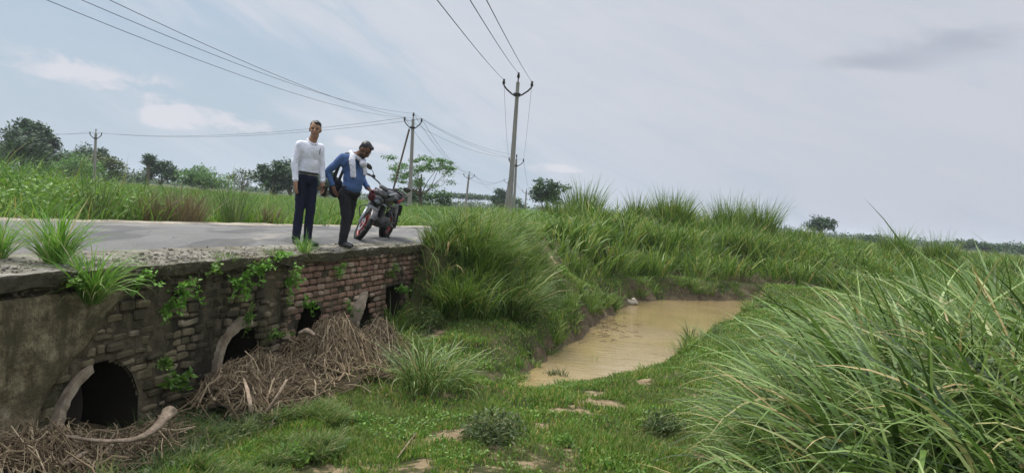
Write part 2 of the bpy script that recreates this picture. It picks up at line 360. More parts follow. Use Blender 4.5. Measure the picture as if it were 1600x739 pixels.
# ---------------------------------------------------------------- terrain
A0 = np.array([-3.51, 5.29]); DU = np.array([.2342, .9722]); DN = np.array([.9722, -.2342])
BR_ANG = math.atan2(DU[1], DU[0])
def uw(x, y): return (x-A0[0])*DU[0]+(y-A0[1])*DU[1], (x-A0[0])*DN[0]+(y-A0[1])*DN[1]
def xy(u, w_): return A0[0]+u*DU[0]+w_*DN[0], A0[1]+u*DU[1]+w_*DN[1]
def wfar(u): return np.interp(u, [-8, 0, 4.15, 6.1, 9.4, 16.5, 30, 60], [-5.3, -4.95, -4.52, -4.12, -3.5, -2.75, -2.2, -2.2])
def wnear(u): return np.interp(u, [-8, 8.2, 12, 16, 30, 60], [0, 0, .35, .7, 1.6, 1.6])
CP = np.array([(-3, 2.5, -1.3), (-3, 4, -1.4), (-2.6, 6.5, -1.45), (-2.0, 8, -1.46), (-1.6, 10, -1.46), (-1.1, 12, -1.38), (-1.9, 5.5, -1.42), (-1, 7, -1.44),
 (-1.45, 13.6, -.25), (-1.0, 14.6, -.05), (-.3, 16.5, -.05), (.5, 14.2, -.95), (-.5, 12.6, -1.1), (-.2, 11.6, -1.36), (.75, 12.7, -1.42), (1.05, 14.6, -1.38), (1.3, 16.4, -1.3),
 (.7, 17.4, -.7), (.2, 19, -.15), (1.8, 19.2, -1.1), (1.2, 21, -.3), (2.8, 21.8, -1.2), (2.4, 24, -.35), (3.6, 24.2, -1.25), (3.2, 27, -.15), (0, 24, 0), (0, 30, .05),
 (5.5, 26.4, -1.2), (5.2, 29, -.3), (8.3, 27.8, -1.2), (8.2, 30.4, -.3), (11, 28, -1.2), (12, 32, -.35), (2.6, 33, .12), (7, 34, .15), (11.3, 36, .05), (16, 38, -.45), (22, 40, -.7), (17, 29, -1.1),
 (8.6, 23, -1.55), (5.4, 16.5, -1.55), (3.9, 13, -1.52), (2.4, 10.4, -1.48), (1.2, 9, -1.47), (0.4, 8.4, -1.46), (0, 5.5, -1.42), (1.2, 6.5, -1.42), (2, 8, -1.38), (3, 6.5, -1.2),
 (2.2, 4.2, -1.2), (4, 4.6, -1.05), (6, 7.5, -1.05), (4.4, 9.5, -1.3), (6.2, 13, -1.35), (9, 12, -1.1), (12, 19, -1.2), (9.5, 18.5, -1.35), (20, 18, -1.1), (22, 28, -1.0), (0, 0, -1.0), (2, 1, -1.05), (-2, 1, -1.2), (5, 0, -1), (0, -8, -1), (10, 3, -1), (0, -40, -1),
 (35, 20, -1), (40, 50, -.8), (20, 55, -.7), (0, 60, .1), (-3, 45, 0.05), (60, 90, -.8), (10, 90, -.4), (-30, 60, -.3), (-10, 60, -.1), (-60, 60, -.3), (-60, 20, -.4), (-20, 30, -.5), (-10, 22, -.5), (-5, 26, -.3), (-7, 35, -.1), (-30, 10, -.5), (-15, 14, -.5), (-14, 5, -.5), (-12, -5, -.5), (0, 200, -.6), (-150, 150, -.5), (150, 150, -.8)], float)
POND = np.array([onz(a, b, -1.75)[:2] for a, b in [(800, 610), (822, 590), (850, 565), (872, 548), (905, 531), (915, 512), (950, 494), (972, 480), (985, 471), (1030, 469), (1080, 469), (1175, 470), (1180, 481), (1150, 497), (1110, 515), (1092, 530), (1050, 556), (1020, 573), (970, 586), (930, 594), (880, 603), (840, 611), (815, 616)]])
def pdist(P, x, y):                    # signed distance to a polygon, negative inside
    x = np.asarray(x, float); y = np.asarray(y, float); best = np.full(x.shape, 1e9); ins = np.zeros(x.shape, bool)
    for i in range(len(P)):
        a, b = P[i], P[(i+1) % len(P)]; ab = b-a
        t = np.clip(((x-a[0])*ab[0]+(y-a[1])*ab[1])/(ab@ab), 0, 1)
        best = np.minimum(best, np.hypot(x-a[0]-t*ab[0], y-a[1]-t*ab[1]))
        c = (a[1] > y) != (b[1] > y)
        with np.errstate(divide='ignore', invalid='ignore'):
            ins ^= c & (x < (b[0]-a[0])*(y-a[1])/(b[1]-a[1]+1e-12)+a[0])
    return np.where(ins, -best, best)
def height(x, y):
    x = np.asarray(x, float); y = np.asarray(y, float); num = 0; den = 0
    for cx, cy, cz in CP:
        d2 = (x-cx)**2+(y-cy)**2; s2 = .16+.0009*(cx*cx+cy*cy)
        wt = 1/(d2+s2)**2.1; num = num+wt*cz; den = den+wt
    z = num/den
    dist = np.hypot(x, y); near = np.exp(-dist/60)
    z = z+(fbm(x*.9, y*.9, 4, 3)-.47)*.28*near+(fbm(x*4, y*4, 3, 9)-.45)*.07*near
    pd = pdist(POND, x, y)+(fbm(x*2.2, y*2.2, 3, 21)-.45)*.5
    u, w_ = uw(x, y)
    left = sm(-(x-(.25+(y-10.5)*.30)), -.5, .6)    # the left shore is an eroded step, the right one is low
    slope = .28+1.5*left*sm(y, 11, 13.5); slope = np.where(y > 22.5, 1.3, slope)
    z = np.where(pd < 0, -1.76+np.maximum(pd, -.5)*.5, np.minimum(z, -1.76+slope*pd+.04*left))
    # road embankment and the culvert
    wf = wfar(u); wn = wnear(u)
    inroad = sm(w_, wf-.9, wf-.05)*(1-sm(w_, wn+.05, wn+1.6))
    leftside = 1-sm(w_, wf-2.2, wf-.1)
    rz = -.035
    z = np.where((u > 8.15) & (u < 70), z*(1-inroad)+rz*inroad, z)
    bz = np.where(w_ > -2.4, np.where(w_ > .02, z, np.minimum(z, -1.5)), 0)
    t = 1-sm(w_, -3.2, -2.5)
    zb = np.where(w_ > .02, z, (-1.5)*(1-t)+rz*t)
    base_left = -.035*(1-leftside)+leftside*(-.42+(fbm(x*.5, y*.5, 3, 5)-.45)*.3)
    zb = np.where(w_ < wf, base_left, zb)
    z = np.where(u <= 8.15, zb, z)
    z = np.where((u > 8.15) & (u < 70) & (w_ < wf), z*leftside+rz*(1-leftside), z)
    return z
def axis(a, b, st, lo, hi, g=1.07):
    c = list(np.arange(a, b+1e-6, st)); s_ = st; v = a; lo_ = []
    while v > lo: s_ *= g; v -= s_; lo_.append(v)
    s_ = st; v = c[-1]; hi_ = []
    while v < hi: s_ *= g; v += s_; hi_.append(v)
    return np.array(lo_[::-1]+c+hi_)
gx = axis(-9, 14, .085, -3500, 3500); gy = axis(2.0, 32, .085, -400, 6000)
XX, YY = np.meshgrid(gx, gy); ZZ = height(XX, YY)
nx, ny = len(gx), len(gy)
idx = (np.arange(ny-1)[:, None]*nx+np.arange(nx-1)[None, :]).ravel()
g = Geo().add(np.stack([XX.ravel(), YY.ravel(), ZZ.ravel()], 1), np.stack([idx, idx+1, idx+nx+1, idx+nx], 1))
ground = g.build('ground', M['ground'], smooth=True, kind='structure')
SANDS = [(onz(x, y, -1.47)[:2], rx, ry) for x, y, rx, ry in [(935, 626, .34, .33), (880, 640, .3, .25), (845, 658, .22, .14), (1000, 592, .28, .35), (690, 695, .3, .22), (640, 725, .22, .15), (1130, 735, .25, .2)]]
def sandmask(x, y):
    s_ = 0*x; x0_, y0_ = x, y; x = x+(fbm(x*2.3, y*2.3, 3, 160)-.45)*.9; y = y+(fbm(x0_*2.3+9, y*2.3, 3, 161)-.45)*.9
    for c, rx, ry in SANDS: s_ = np.maximum(s_, np.exp(-((x-c[0])/rx)**2-((y-c[1])/ry)**2))
    pth = np.exp(-((x-.95)/.12)**2-((y-18)/.9)**2)
    x, y = x0_, y0_; nz = sm(fbm(x*.85+7, y*.85, 4, 131), .53, .66)*sm(np.hypot(x, y), 30, 18)*.42
    return np.maximum(np.maximum(s_, pth*.7), nz)
def mudmask(x, y):
    pd = pdist(POND, x, y); left = sm(-(x-(.25+(y-10.5)*.30)), -.5, .6)
    s_ = np.clip(1-pd/np.where(left > .5, .28, .16), 0, 1)
    s_ = np.where(y > 22.5, np.clip(1-pd/.6, 0, 1), s_)
    s_ = np.maximum(s_, .62*np.exp(-((x+.05)/.5)**2-((y-10.3)/1.0)**2))
    u, w_ = uw(x, y); s_ = np.maximum(s_, .55*np.clip(1.0-w_/.35, 0, 1)*(w_ > 0)*(u < 7)*(u > -4))
    return s_
for nm, arr in (('sand', sandmask(XX, YY)), ('mud', mudmask(XX, YY))):
    at_ = ground.data.attributes.new(nm, 'FLOAT', 'POINT'); at_.data.foreach_set('value', arr.ravel().astype(np.float32))
# pond
pc = POND.mean(0); g = Geo(); pr = []
for i, k in enumerate(np.linspace(1.25, 0, 10)): pr.append(np.c_[pc+(POND-pc)*k, np.full(len(POND), -1.75)])
V = np.concatenate(pr); n = len(POND); j = np.arange(n)
# the sheet is a plain rectangle larger than the pool; its shore is where the ground rises through it
g.add([(-1.2, 9.6, -1.75), (12, 9.6, -1.75), (12, 28, -1.75), (-1.2, 28, -1.75)], [(0, 1, 2, 3)])
pond = g.build('river_water', M['water'], kind='structure')

# ---------------------------------------------------------------- culvert bridge
bridge = empty('culvert_bridge', (A0[0], A0[1], 0), BR_ANG, label='low brick culvert bridge with mossy stained wall and pipe openings under the road', cat='bridge')
# local frame: x along the wall, -y out of the wall, z up
OPEN = [(.98, .47, -.80), (2.97, .40, -.74), (4.50, .35, -.68), (6.03, .33, -.70)]
WB = -1.75
def inhole(u, z, grow=0.0):
    r_ = np.zeros(np.shape(u), bool)
    for c, hw, top in OPEN:
        hw = hw+grow; top = top+grow; cz_ = top-hw*1.05
        r_ |= (np.abs(u-c) < hw) & ((z < cz_) | (((u-c)/hw)**2+((z-cz_)/(hw*1.05))**2 < 1))
    r_ |= (u > 6.9-grow) & (u < 7.52+grow) & (z < -.66+grow)
    return r_
g = Geo(); us = np.arange(-6, 8.35, .025); zs = np.arange(WB, -.05, .025); UU, ZW = np.meshgrid(us, zs)
dp = (fbm(UU*3, ZW*3, 4, 31)-.5)*.07
V = np.stack([UU, -dp, ZW], -1).reshape(-1, 3); nu = len(us)
I = (np.arange(len(zs)-1)[:, None]*nu+np.arange(nu-1)[None, :]); cu = (UU[:-1, :-1]+.0125); cz = (ZW[:-1, :-1]+.0125)
I = I[~inhole(cu, cz, .0)].ravel()
g.add(V, np.stack([I, I+1, I+nu+1, I+nu], 1))
wall = g.build('wall', M['mortar'], bridge, smooth=True)
# end return of the wall
g = Geo(); g.box((8.32, .9, -.9), (.12, 1.9, 1.7), bev=.02); g.build('end_wall', M['mortar'], bridge)
# bricks and stones
g = Geo(); z = WB; row = 0
def stone(u, z_, du, dz, dep, jit):
    if inhole(np.array(u+du/2), np.array(z_+dz/2), .03): return
    a = rng.normal(0, jit, 3)
    g.box((u+du/2, -dep/2+.01, z_+dz/2), (du-.006-rng.uniform(0, .014), dep+.02, dz-.006-rng.uniform(0, .012)), rotm('X', a[0])@rotm('Y', a[1]*.7)@rotm('Z', a[2]), bev=rng.uniform(.010, .022))
while z < -.12:
    u = 3.9+rng.uniform(-.25, .25); hz_ = .082
    while u < 8.3:
        du = rng.uniform(.15, .25)
        if rng.random() > .05: stone(u, z, du, hz_, rng.uniform(.008, .04), .035)
        u += du
    z += hz_; row += 1
z = WB
while z < -.16:
    u = -6.0; hz_ = rng.uniform(.055, .10)
    while u < 3.95:
        du = rng.uniform(.09, .24)
        if rng.random() > .10: stone(u, z+rng.normal(0, .008), du, hz_*rng.uniform(.85, 1.05), max(.003, rng.normal(.012, .012)), .07)
        u += du
    z += hz_
g.build('brickwork', M['brick'], bridge)
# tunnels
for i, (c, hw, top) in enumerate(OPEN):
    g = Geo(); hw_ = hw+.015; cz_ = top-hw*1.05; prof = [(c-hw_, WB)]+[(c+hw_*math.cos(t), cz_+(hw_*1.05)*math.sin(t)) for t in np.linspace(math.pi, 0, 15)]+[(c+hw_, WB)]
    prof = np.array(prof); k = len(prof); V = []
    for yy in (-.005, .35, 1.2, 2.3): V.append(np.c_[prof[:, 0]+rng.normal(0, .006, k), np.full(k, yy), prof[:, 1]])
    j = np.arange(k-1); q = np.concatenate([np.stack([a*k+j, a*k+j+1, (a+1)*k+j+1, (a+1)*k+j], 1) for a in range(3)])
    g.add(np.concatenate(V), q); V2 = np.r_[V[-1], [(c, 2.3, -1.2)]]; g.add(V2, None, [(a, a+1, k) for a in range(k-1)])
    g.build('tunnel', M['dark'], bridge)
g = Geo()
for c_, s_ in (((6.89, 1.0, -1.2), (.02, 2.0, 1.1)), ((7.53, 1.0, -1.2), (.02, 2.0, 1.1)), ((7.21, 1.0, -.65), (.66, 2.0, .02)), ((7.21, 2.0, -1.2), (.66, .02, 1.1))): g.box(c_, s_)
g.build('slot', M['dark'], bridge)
# broken pipe ends: a curved shell standing proud of the wall on the near side of each opening
def rim(c, r_, cz_, t0, t1, thick, out_, inn, th_in=None):
    g = Geo(); ts = np.linspace(t0, t1, 18); V = []
    for i, t in enumerate(ts):
        wob = rng.normal(0, .012); o_ = out_*(.75+.25*math.sin(i*.25+c))+wob*.4
        for rr, yy in ((r_, -o_), (r_+thick, -o_*.9), (r_+thick, inn), (r_, inn)): V.append((c+rr*math.cos(t), yy, cz_+rr*math.sin(t)*1.05))
    q = []
    for i in range(len(ts)-1):
        for k in range(4): q.append((i*4+k, i*4+(k+1) % 4, (i+1)*4+(k+1) % 4, (i+1)*4+k))
    q += [(0, 1, 2, 3), (len(ts)*4-1, len(ts)*4-2, len(ts)*4-3, len(ts)*4-4)]
    g.add(V, q); return g.build('pipe_rim', M['pipe'], bridge)
rim(1.03, .50, -1.36, math.pi*1.06, math.pi*.60, .065, .10, .5)
rim(3.00, .44, -1.20, math.pi*1.04, math.pi*.50, .075, .12, .5)
rim(6.05, .35, -1.08, math.pi*1.05, math.pi*.52, .07, .16, .5)
# inner pipe walls seen inside the openings
for c, r_, z_ in ((.98, .45, -1.35), (2.97, .37, -1.2)):
    g = Geo(); V = []; ts = np.linspace(math.pi*.42, -.25*math.pi, 12)
    for t in ts:
        for yy in (.55, 2.2): V.append((c+.0+r_*math.cos(t), yy, z_+r_*1.1*math.sin(t)))
    g.add(V, [(2*i, 2*i+1, 2*i+3, 2*i+2) for i in range(11)]); g.build('inner_pipe', M['liner'], bridge, smooth=True)
for c_, s_ in (((.80, .62, -1.2), (.5, .05, .9)), ((2.80, .55, -1.15), (.42, .05, .8)), ((6.0, .5, -1.1), (.2, .05, .8))): Geo().box(c_, s_, bev=.015).build('inner_pipe', M['liner'], bridge)
# plaster skin on the left part of the wall, torn along a slanting edge
poly = [(-6, -.17), (1.20, -.17), (1.12, -.32), (.92, -.50), (.72, -.70), (.50, -.90), (.36, -1.12), (.22, -1.4), (.15, -1.75), (-6, -1.75)]
pp = np.array(poly)
g = Geo(); us = np.arange(-6, 1.3, .04); zs = np.arange(-1.75, -.15, .04); UU, ZW = np.meshgrid(us, zs)
sdp = pdist(pp, UU, ZW)+(fbm(UU*5, ZW*5, 3, 77)-.45)*.10
lay = np.clip(-sdp/.05, 0, 1)*.055-.02+(fbm(UU*1.5, ZW*1.5, 4, 41)-.5)*.05
V = np.stack([UU, -lay, ZW], -1).reshape(-1, 3); nu = len(us)
I = (np.arange(len(zs)-1)[:, None]*nu+np.arange(nu-1)[None, :]).ravel(); keep = (sdp[:-1, :-1] < .03).ravel()
I = I[keep]; g.add(V-np.array([0, .035, 0]), np.stack([I, I+1, I+nu+1, I+nu], 1)); g.build('plaster_coat', M['plaster'], bridge, smooth=True)
# deck slab with a rough lip
g = Geo(); us = np.arange(-7, 8.42, .05); ss = np.array([0, .05, .09, .13, .16, .19, .24, .32, .42, .54, .68, .84, 1.0, 1.2, 1.5, 2, 3, 4, 5.2, 6]); V = []
for si, s_ in enumerate(ss):
    lipd = .05+(fbm(us*2.2, us*0+3, 4, 51)-.5)*.10
    if s_ <= .16: y_ = -lipd-.012*si; z_ = -.175+s_*1.0
    else: y_ = -lipd-.05+(s_-.16); z_ = -.012
    zz = z_+(fbm(us*5, us*0+s_*5, 4, 52)-.5)*(.055 if s_ < .9 else .02)+(fbm(us*.8, us*0+s_, 2, 56)-.5)*.03
    if si == 0: y_ = np.full_like(us, .03); zz = np.full_like(us, -.18)
    V.append(np.stack([us, np.broadcast_to(y_, us.shape)+(fbm(us*7, us*0+s_*9, 3, 53)-.5)*.03, zz], 1))
nu = len(us); I = (np.arange(len(ss)-1)[:, None]*nu+np.arange(nu-1)[None, :]).ravel()
g.add(np.concatenate(V), np.stack([I, I+1, I+nu+1, I+nu], 1)); g.build('deck', M['deck'], bridge, smooth=False)

g = Geo()
for k in range(3400):
    u = rng.uniform(-4, 8.35); lip = rng.random() < .45; w_ = rng.normal(.045, .025) if lip else -abs(rng.normal(0, .35)); zz = (-.02-rng.random()**1.5*.16) if lip and w_ > .02 else -.005
    r_ = rng.gamma(1.6, .0045)+.004; g.box((u, -w_, zz-.004), (r_*rng.uniform(1, 2.2), r_*rng.uniform(.8, 1.8), r_*rng.uniform(.6, 1.2)), rotm('Z', rng.uniform(0, 3))@rotm('X', rng.normal(0, .5)), bev=r_*.3)
g.build('rubble', M['deck'], bridge, kind='stuff')
g = Geo(); n = 5200; u = rng.uniform(-4, 8.35, n); keep = fbm(u*1.4, u*0, 3, 55) > .36; u = u[keep]; n = len(u); w_ = rng.uniform(.03, .10, n)
P = np.c_[u, -w_, rng.uniform(-.14, .0, n)]
MOSS = P
# asphalt road
g = Geo(); us = np.concatenate([np.arange(-8, 20, .12), np.arange(20, 62, 1.)]); V = []
an = np.interp(us, [-8, 0, 2.1, 3.8, 5.4, 8.6, 12, 16, 30, 62], [-.95, -.95, -1.02, -.85, -.58, -.28, .15, .5, 1.3, 1.3])+(fbm(us*1.3, us*0, 4, 61)-.5)*.22
af = wfar(us)+.18+(fbm(us*1.1, us*0+5, 4, 62)-.5)*.2
for t in np.linspace(0, 1, 14):
    w_ = an*(1-t)+af*t; x_, y_ = xy(us, w_); z_ = .022+.03*math.sin(math.pi*t)+(fbm(us*.7, us*0+t*4, 3, 63)-.5)*.02
    if t == 0: z_ = z_*0-.03
    V.append(np.stack([x_, y_, z_], 1))
nu = len(us); I = (np.arange(13)[:, None]*nu+np.arange(nu-1)[None, :]).ravel()
g.add(np.concatenate(V), np.stack([I, I+1, I+nu+1, I+nu], 1)); g.build('road', M['asphalt'], smooth=True, kind='structure')
# dusty verge along the far edge
M['dust'] = mat('road_dust', rough=.95, spec=.1, fn=lambda b: (L(ramp(noise(3, 7, .7), [(.3, (.24, .21, .16)), (.7, (.44, .39, .31))]), b.inputs['Base Color']), bump(b, noise(30, 5, .7), .8, .03)))
g = Geo(); V = []; us = np.concatenate([np.arange(-8, 22, .12)])
for k, t in enumerate((0, .1, .2, .32, .42)):
    w_ = wfar(us)+.30-t+(fbm(us*1.7, us*0+k, 3, 65)-.5)*.16; x_, y_ = xy(us, w_)
    V.append(np.stack([x_, y_, np.interp(t, [0, .1, .2, .32, .42], [.0, .035, .05, .04, -.03])+(fbm(us*4, us*0+k, 3, 66)-.5)*.03*(k > 0)], 1))
nu = len(us); I = (np.arange(4)[:, None]*nu+np.arange(nu-1)[None, :]).ravel()
g.add(np.concatenate(V), np.stack([I, I+1, I+nu+1, I+nu], 1)); g.build('road_verge', M['dust'], smooth=True, kind='structure')

# ---------------------------------------------------------------- grass and leaves
def blades(g, P, ln, wd, az_, lean, bend, segs=4, pw=1.5, m=0, droop=None):
    P = np.asarray(P, float); n = len(P)
    if n == 0: return
    ln, wd, az_, lean, bend = [np.broadcast_to(np.asarray(a, float), (n,)) for a in (ln, wd, az_, lean, bend)]
    hd = np.stack([np.cos(az_), np.sin(az_), 0*az_], 1); pos = P.copy()
    tw = rng.uniform(-1.2, 1.2, n); swirl = rng.normal(0, .35, n)
    V = np.zeros((n, 2*segs+1, 3)); st = ln/segs
    for k in range(segs+1):
        s_ = k/segs; prof = (0.55+.9*s_) if s_ < .45 else (.955*(1-((s_-.45)/.55)**1.8))
        th = lean+bend*s_**pw
        a2 = az_+swirl*s_; hd = np.stack([np.cos(a2), np.sin(a2), 0*a2], 1)
        side = np.stack([-np.sin(a2+tw*.6), np.cos(a2+tw*.6), np.sin(tw)*.5], 1)
        if k < segs:
            V[:, 2*k] = pos-side*(wd*.5*prof)[:, None]; V[:, 2*k+1] = pos+side*(wd*.5*prof)[:, None]
        else: V[:, 2*segs] = pos
        dr = hd*np.sin(th)[:, None]; dr[:, 2] += np.cos(th); pos = pos+dr*st[:, None]
    b = np.arange(n)*(2*segs+1)
    q = np.concatenate([np.stack([b+2*k, b+2*k+1, b+2*k+3, b+2*k+2], 1) for k in range(segs-1)]) if segs > 1 else None
    t = np.stack([b+2*segs-2, b+2*segs-1, b+2*segs], 1)
    g.add(V.reshape(-1, 3), q, t, m)
def tufts(g, C, n, rad, ln, wd, lean=.1, leanout=.5, bend=(.5, 1.4), segs=5, wind=(0, 0), m=0, lnj=.28):
    """C: tuft centres (k,3); n blades each, leaning outwards from the centre"""
    C = np.asarray(C, float); k = len(C)
    if k == 0: return
    ln = np.broadcast_to(np.asarray(ln, float), (k,)); rad = np.broadcast_to(np.asarray(rad, float), (k,))
    i = np.repeat(np.arange(k), n); N_ = len(i); a = rng.uniform(0, 2*math.pi, N_); r_ = np.sqrt(rng.random(N_))
    P = C[i].copy(); P[:, 0] += np.cos(a)*r_*rad[i]; P[:, 1] += np.sin(a)*r_*rad[i]; P[:, 2] -= .02
    a = a+rng.normal(0, .85, N_); dx = np.cos(a)*r_+wind[0]; dy = np.sin(a)*r_+wind[1]
    blades(g, P, ln[i]*np.clip(rng.normal(1-.1*r_, lnj, N_), .35, 1.6), wd*rng.uniform(.6, 1.4, N_), np.arctan2(dy, dx), lean+leanout*np.hypot(dx, dy)*rng.uniform(.4, 1.1, N_), rng.uniform(bend[0], bend[1], N_), segs, m=m)
def leaves(g, P, size, m=0, up=.3, asp=.5):
    P = np.asarray(P, float); n = len(P); size = np.broadcast_to(np.asarray(size, float), (n,))*rng.uniform(.6, 1.35, n)
    a = rng.uniform(0, 2*math.pi, n); e = rng.normal(up, .5, n); d_ = np.stack([np.cos(a)*np.cos(e), np.sin(a)*np.cos(e), np.sin(e)], 1)
    s_ = np.cross(d_, rng.normal(0, .4, (n, 3))+[0, 0, 1]); s_ /= np.linalg.norm(s_, axis=1)[:, None]+1e-9; nn = np.cross(s_, d_)
    V = np.stack([P, P+d_*(size*.45)[:, None]+s_*(size*asp*.5)[:, None]+nn*(size*.08)[:, None], P+d_*size[:, None], P+d_*(size*.45)[:, None]-s_*(size*asp*.5)[:, None]+nn*(size*.08)[:, None]], 1)
    b = np.arange(n)*4; g.add(V.reshape(-1, 3), np.stack([b, b+1, b+2, b+3], 1), None, m)
def inpoly(P, n, dens=None):
    P = np.array(P, float); lo, hi = P.min(0), P.max(0); out_ = []
    c = 0
    while c < n:
        q = rng.uniform(lo, hi, (n*3, 2)); k = pdist(P, q[:, 0], q[:, 1]) < 0
        if dens is not None: k &= rng.random(len(q)) < dens(q[:, 0], q[:, 1])
        q = q[k]; out_.append(q); c += len(q)
        if len(out_) > 60: break
    return np.concatenate(out_)[:n]
def on(Q): return np.c_[Q, height(Q[:, 0], Q[:, 1])]

# short turf
POLY_LAWN = [(-3.6, 4.2), (-1.6, 13.2), (1.0, 17.5), (2.5, 22.5), (4, 25.5), (11, 27), (12, 20), (6.5, 12), (4.2, 7.5), (3.0, 4.4)]
def lawn_d(x, y):
    return np.clip(1.2*(5.5/np.hypot(x, y))**1.5, 0, 1)*(1-sm(sandmask(x, y)+(fbm(x*3, y*3, 3, 8)-.45)*1.3, .12, .75))**1.5*(1-.93*sm(mudmask(x, y)+(fbm(x*4, y*4, 3, 7)-.45)*1.2, .2, .7))*(pdist(POND, x, y) > .0)*(uw(x, y)[1] > .03)*(.35+.65*sm(fbm(x*1.8, y*1.8, 3, 17), .30, .5))
Q = inpoly(POLY_LAWN, 250000, lawn_d); n = len(Q); dd = np.hypot(Q[:, 0], Q[:, 1])
hl = .35+1.3*fbm(Q[:, 0]*1.3, Q[:, 1]*1.3, 3, 99)
g = Geo(); blades(g, on(Q), rng.uniform(.03, .075, n)*hl*(1+dd*.03), .0035+.0009*dd, rng.uniform(0, 6.3, n), rng.uniform(.05, .7, n), rng.uniform(0, 1.2, n), 2)
g.build('turf', M['lawn'], kind='stuff', label='short bright green turf covering the river bed beside the muddy pool', cat='grass')
# broad-leaved ground cover and scattered longer tufts in the turf
Q = inpoly(POLY_LAWN, 26000, lambda x, y: lawn_d(x, y)*(fbm(x*1.1, y*1.1, 3, 23) > .46)); P = on(Q); P[:, 2] += rng.uniform(0, .06, len(P))
g = Geo(); leaves(g, P, .018+.0022*np.hypot(P[:, 0], P[:, 1]), up=.2, asp=.6)
g.build('ground_cover', M['weed'], kind='stuff', label='low creeping leafy ground cover mixed into the turf', cat='ground cover')
Q = inpoly(POLY_LAWN, 420, lambda x, y: lawn_d(x, y)*(fbm(x*.9, y*.9, 2, 29) > .45)); g = Geo()
tufts(g, on(Q), 26, .06, rng.uniform(.10, .24, len(Q)), .006, bend=(.3, 1.4), segs=4)
g.build('grass_tufts', M['lawn'], kind='stuff', label='scattered knee-low grass tufts across the river bed', cat='grass')

# tall grass behind and around
def far_d(k): return lambda x, y: np.clip((k/np.hypot(x, y))**1.35, 0, 1)
BANK = [(1.0, 18.6), (2.0, 19.8), (2.75, 22.0), (3.5, 24.0), (5.6, 25.6), (8.3, 26.9), (11, 27), (12.5, 23), (16, 22), (40, 40), (60, 90), (0, 95), (-1.2, 40), (.2, 24), (.3, 19.5)]
Q = inpoly(BANK, 3200, lambda x, y: far_d(24)(x, y)*(.5+1.0*fbm(x*.6, y*.6, 3, 71))); P = on(Q); dq = np.hypot(Q[:, 0], Q[:, 1])
hh = (.40+.85*fbm(P[:, 0]*.55, P[:, 1]*.55, 3, 72))*np.interp(P[:, 1], [19, 24, 30, 36], [.8, 1.0, 1.35, 1.6])*np.interp(P[:, 0], [9, 13, 18], [1, .62, .7]); hh = np.where(uw(P[:, 0], P[:, 1])[1] < .8, np.minimum(hh, .55), hh)
g = Geo(); tufts(g, P, 52, .22+.006*dq, hh, .013+.0004*dq.mean(), leanout=.5, bend=(.4, 1.5), segs=4, wind=(-.12, -.1))
Q = inpoly(BANK, 500, far_d(24)); tufts(g, on(Q), 22, .25, .9, .02, leanout=.6, bend=(.7, 2.0), segs=5, m=1)
g.build('bank_grass', [M['blade'], M['kans']], kind='stuff', label='dense tall green grass covering the bank behind the muddy pool', cat='grass')
# leafy weeds among the far bank and dead stems at its foot
Q = inpoly(BANK, 52000, lambda x, y: far_d(22)(x, y)*(fbm(x*.5, y*.5, 3, 83) > .47)); P = on(Q); P[:, 2] += rng.uniform(.1, .75, len(P))
g = Geo(); leaves(g, P, .085, up=.3); g.build('bank_weeds', M['weed'], kind='stuff', label='leafy weeds tangled in the tall grass of the far bank', cat='weeds')
Q = inpoly([(2.6, 22.2), (3.5, 24.1), (5.5, 26.0), (8.4, 27.0), (10, 26.6), (10, 27.6), (8, 28.2), (5, 27.1), (3.1, 25), (2.3, 22.6)], 2600); g = Geo()
blades(g, on(Q), rng.uniform(.15, .45, len(Q)), .014, rng.uniform(0, 6.3, len(Q)), rng.uniform(0, 1.3, len(Q)), rng.uniform(0, 1.3, len(Q)), 3)
g.build('dead_grass', M['drygrass'], kind='stuff', label='brown dead grass and roots along the foot of the far bank', cat='dead grass')
# grass hanging over the waterline
g = Geo(); C = []
for i in range(len(POND)):
    a, b = POND[i], POND[(i+1) % len(POND)]; n_ = int(np.linalg.norm(b-a)/.10)
    for k in range(n_):
        p = a+(b-a)*rng.random(); o = p-POND.mean(0); o = o/np.linalg.norm(o); p = p+o*rng.uniform(.10, .5)
        if fbm(np.array(p[0]*2.), np.array(p[1]*2.), 2, 150) > .34: C.append(p)
C = np.array(C); near = (C[:, 1] < 13)|(C[:, 0] > 3.0+(C[:, 1]-13)*.38)&(C[:, 1] < 22); hh = np.where(near, .13, .34)
tufts(g, on(C), 34, .10, hh*rng.uniform(.5, 1.3, len(C)), .013, leanout=.6, bend=(.5, 1.9), segs=4)
g.build('shore_grass', M['blade'], kind='stuff', label='ragged grass hanging over the muddy edge of the pool', cat='grass')
# mound beside the bridge end
MOUND = [(-1.5, 13.5), (-1.42, 12.8), (-.95, 12.45), (-.4, 12.5), (.12, 13.0), (.45, 14.0), (.58, 15.4), (.55, 17), (.1, 19), (-.4, 20), (-.95, 17), (-1.25, 14.6)]
Q = inpoly(MOUND, 205); P = on(Q); g = Geo()
tufts(g, P, 85, .12, (.25+.8*fbm(Q[:, 0]*1.9, Q[:, 1]*1.9, 2, 88))*np.interp(Q[:, 0], [-1.4, -.7], [.45, 1]), .013, leanout=.45, bend=(.3, 1.9), segs=5, wind=(.06, -.08), lnj=.38)
Q = inpoly(MOUND, 90); tufts(g, on(Q), 26, .14, .6+.45*fbm(Q[:, 0]*1.5, Q[:, 1]*1.5, 2, 89), .013, leanout=.7, bend=(.8, 2.2), segs=6, m=1)
Q = inpoly(MOUND, 16000, lambda x, y: fbm(x*1.6, y*1.6, 3, 140) > .42); P = on(Q); P[:, 2] += rng.uniform(0, .42, len(P)); leaves(g, P, .05, 2, .3, .5)
g.build('embankment_grass', [M['blade'], M['kans'], M['weed']], kind='stuff', label='thick arching green grass on the embankment at the end of the bridge wall', cat='grass')
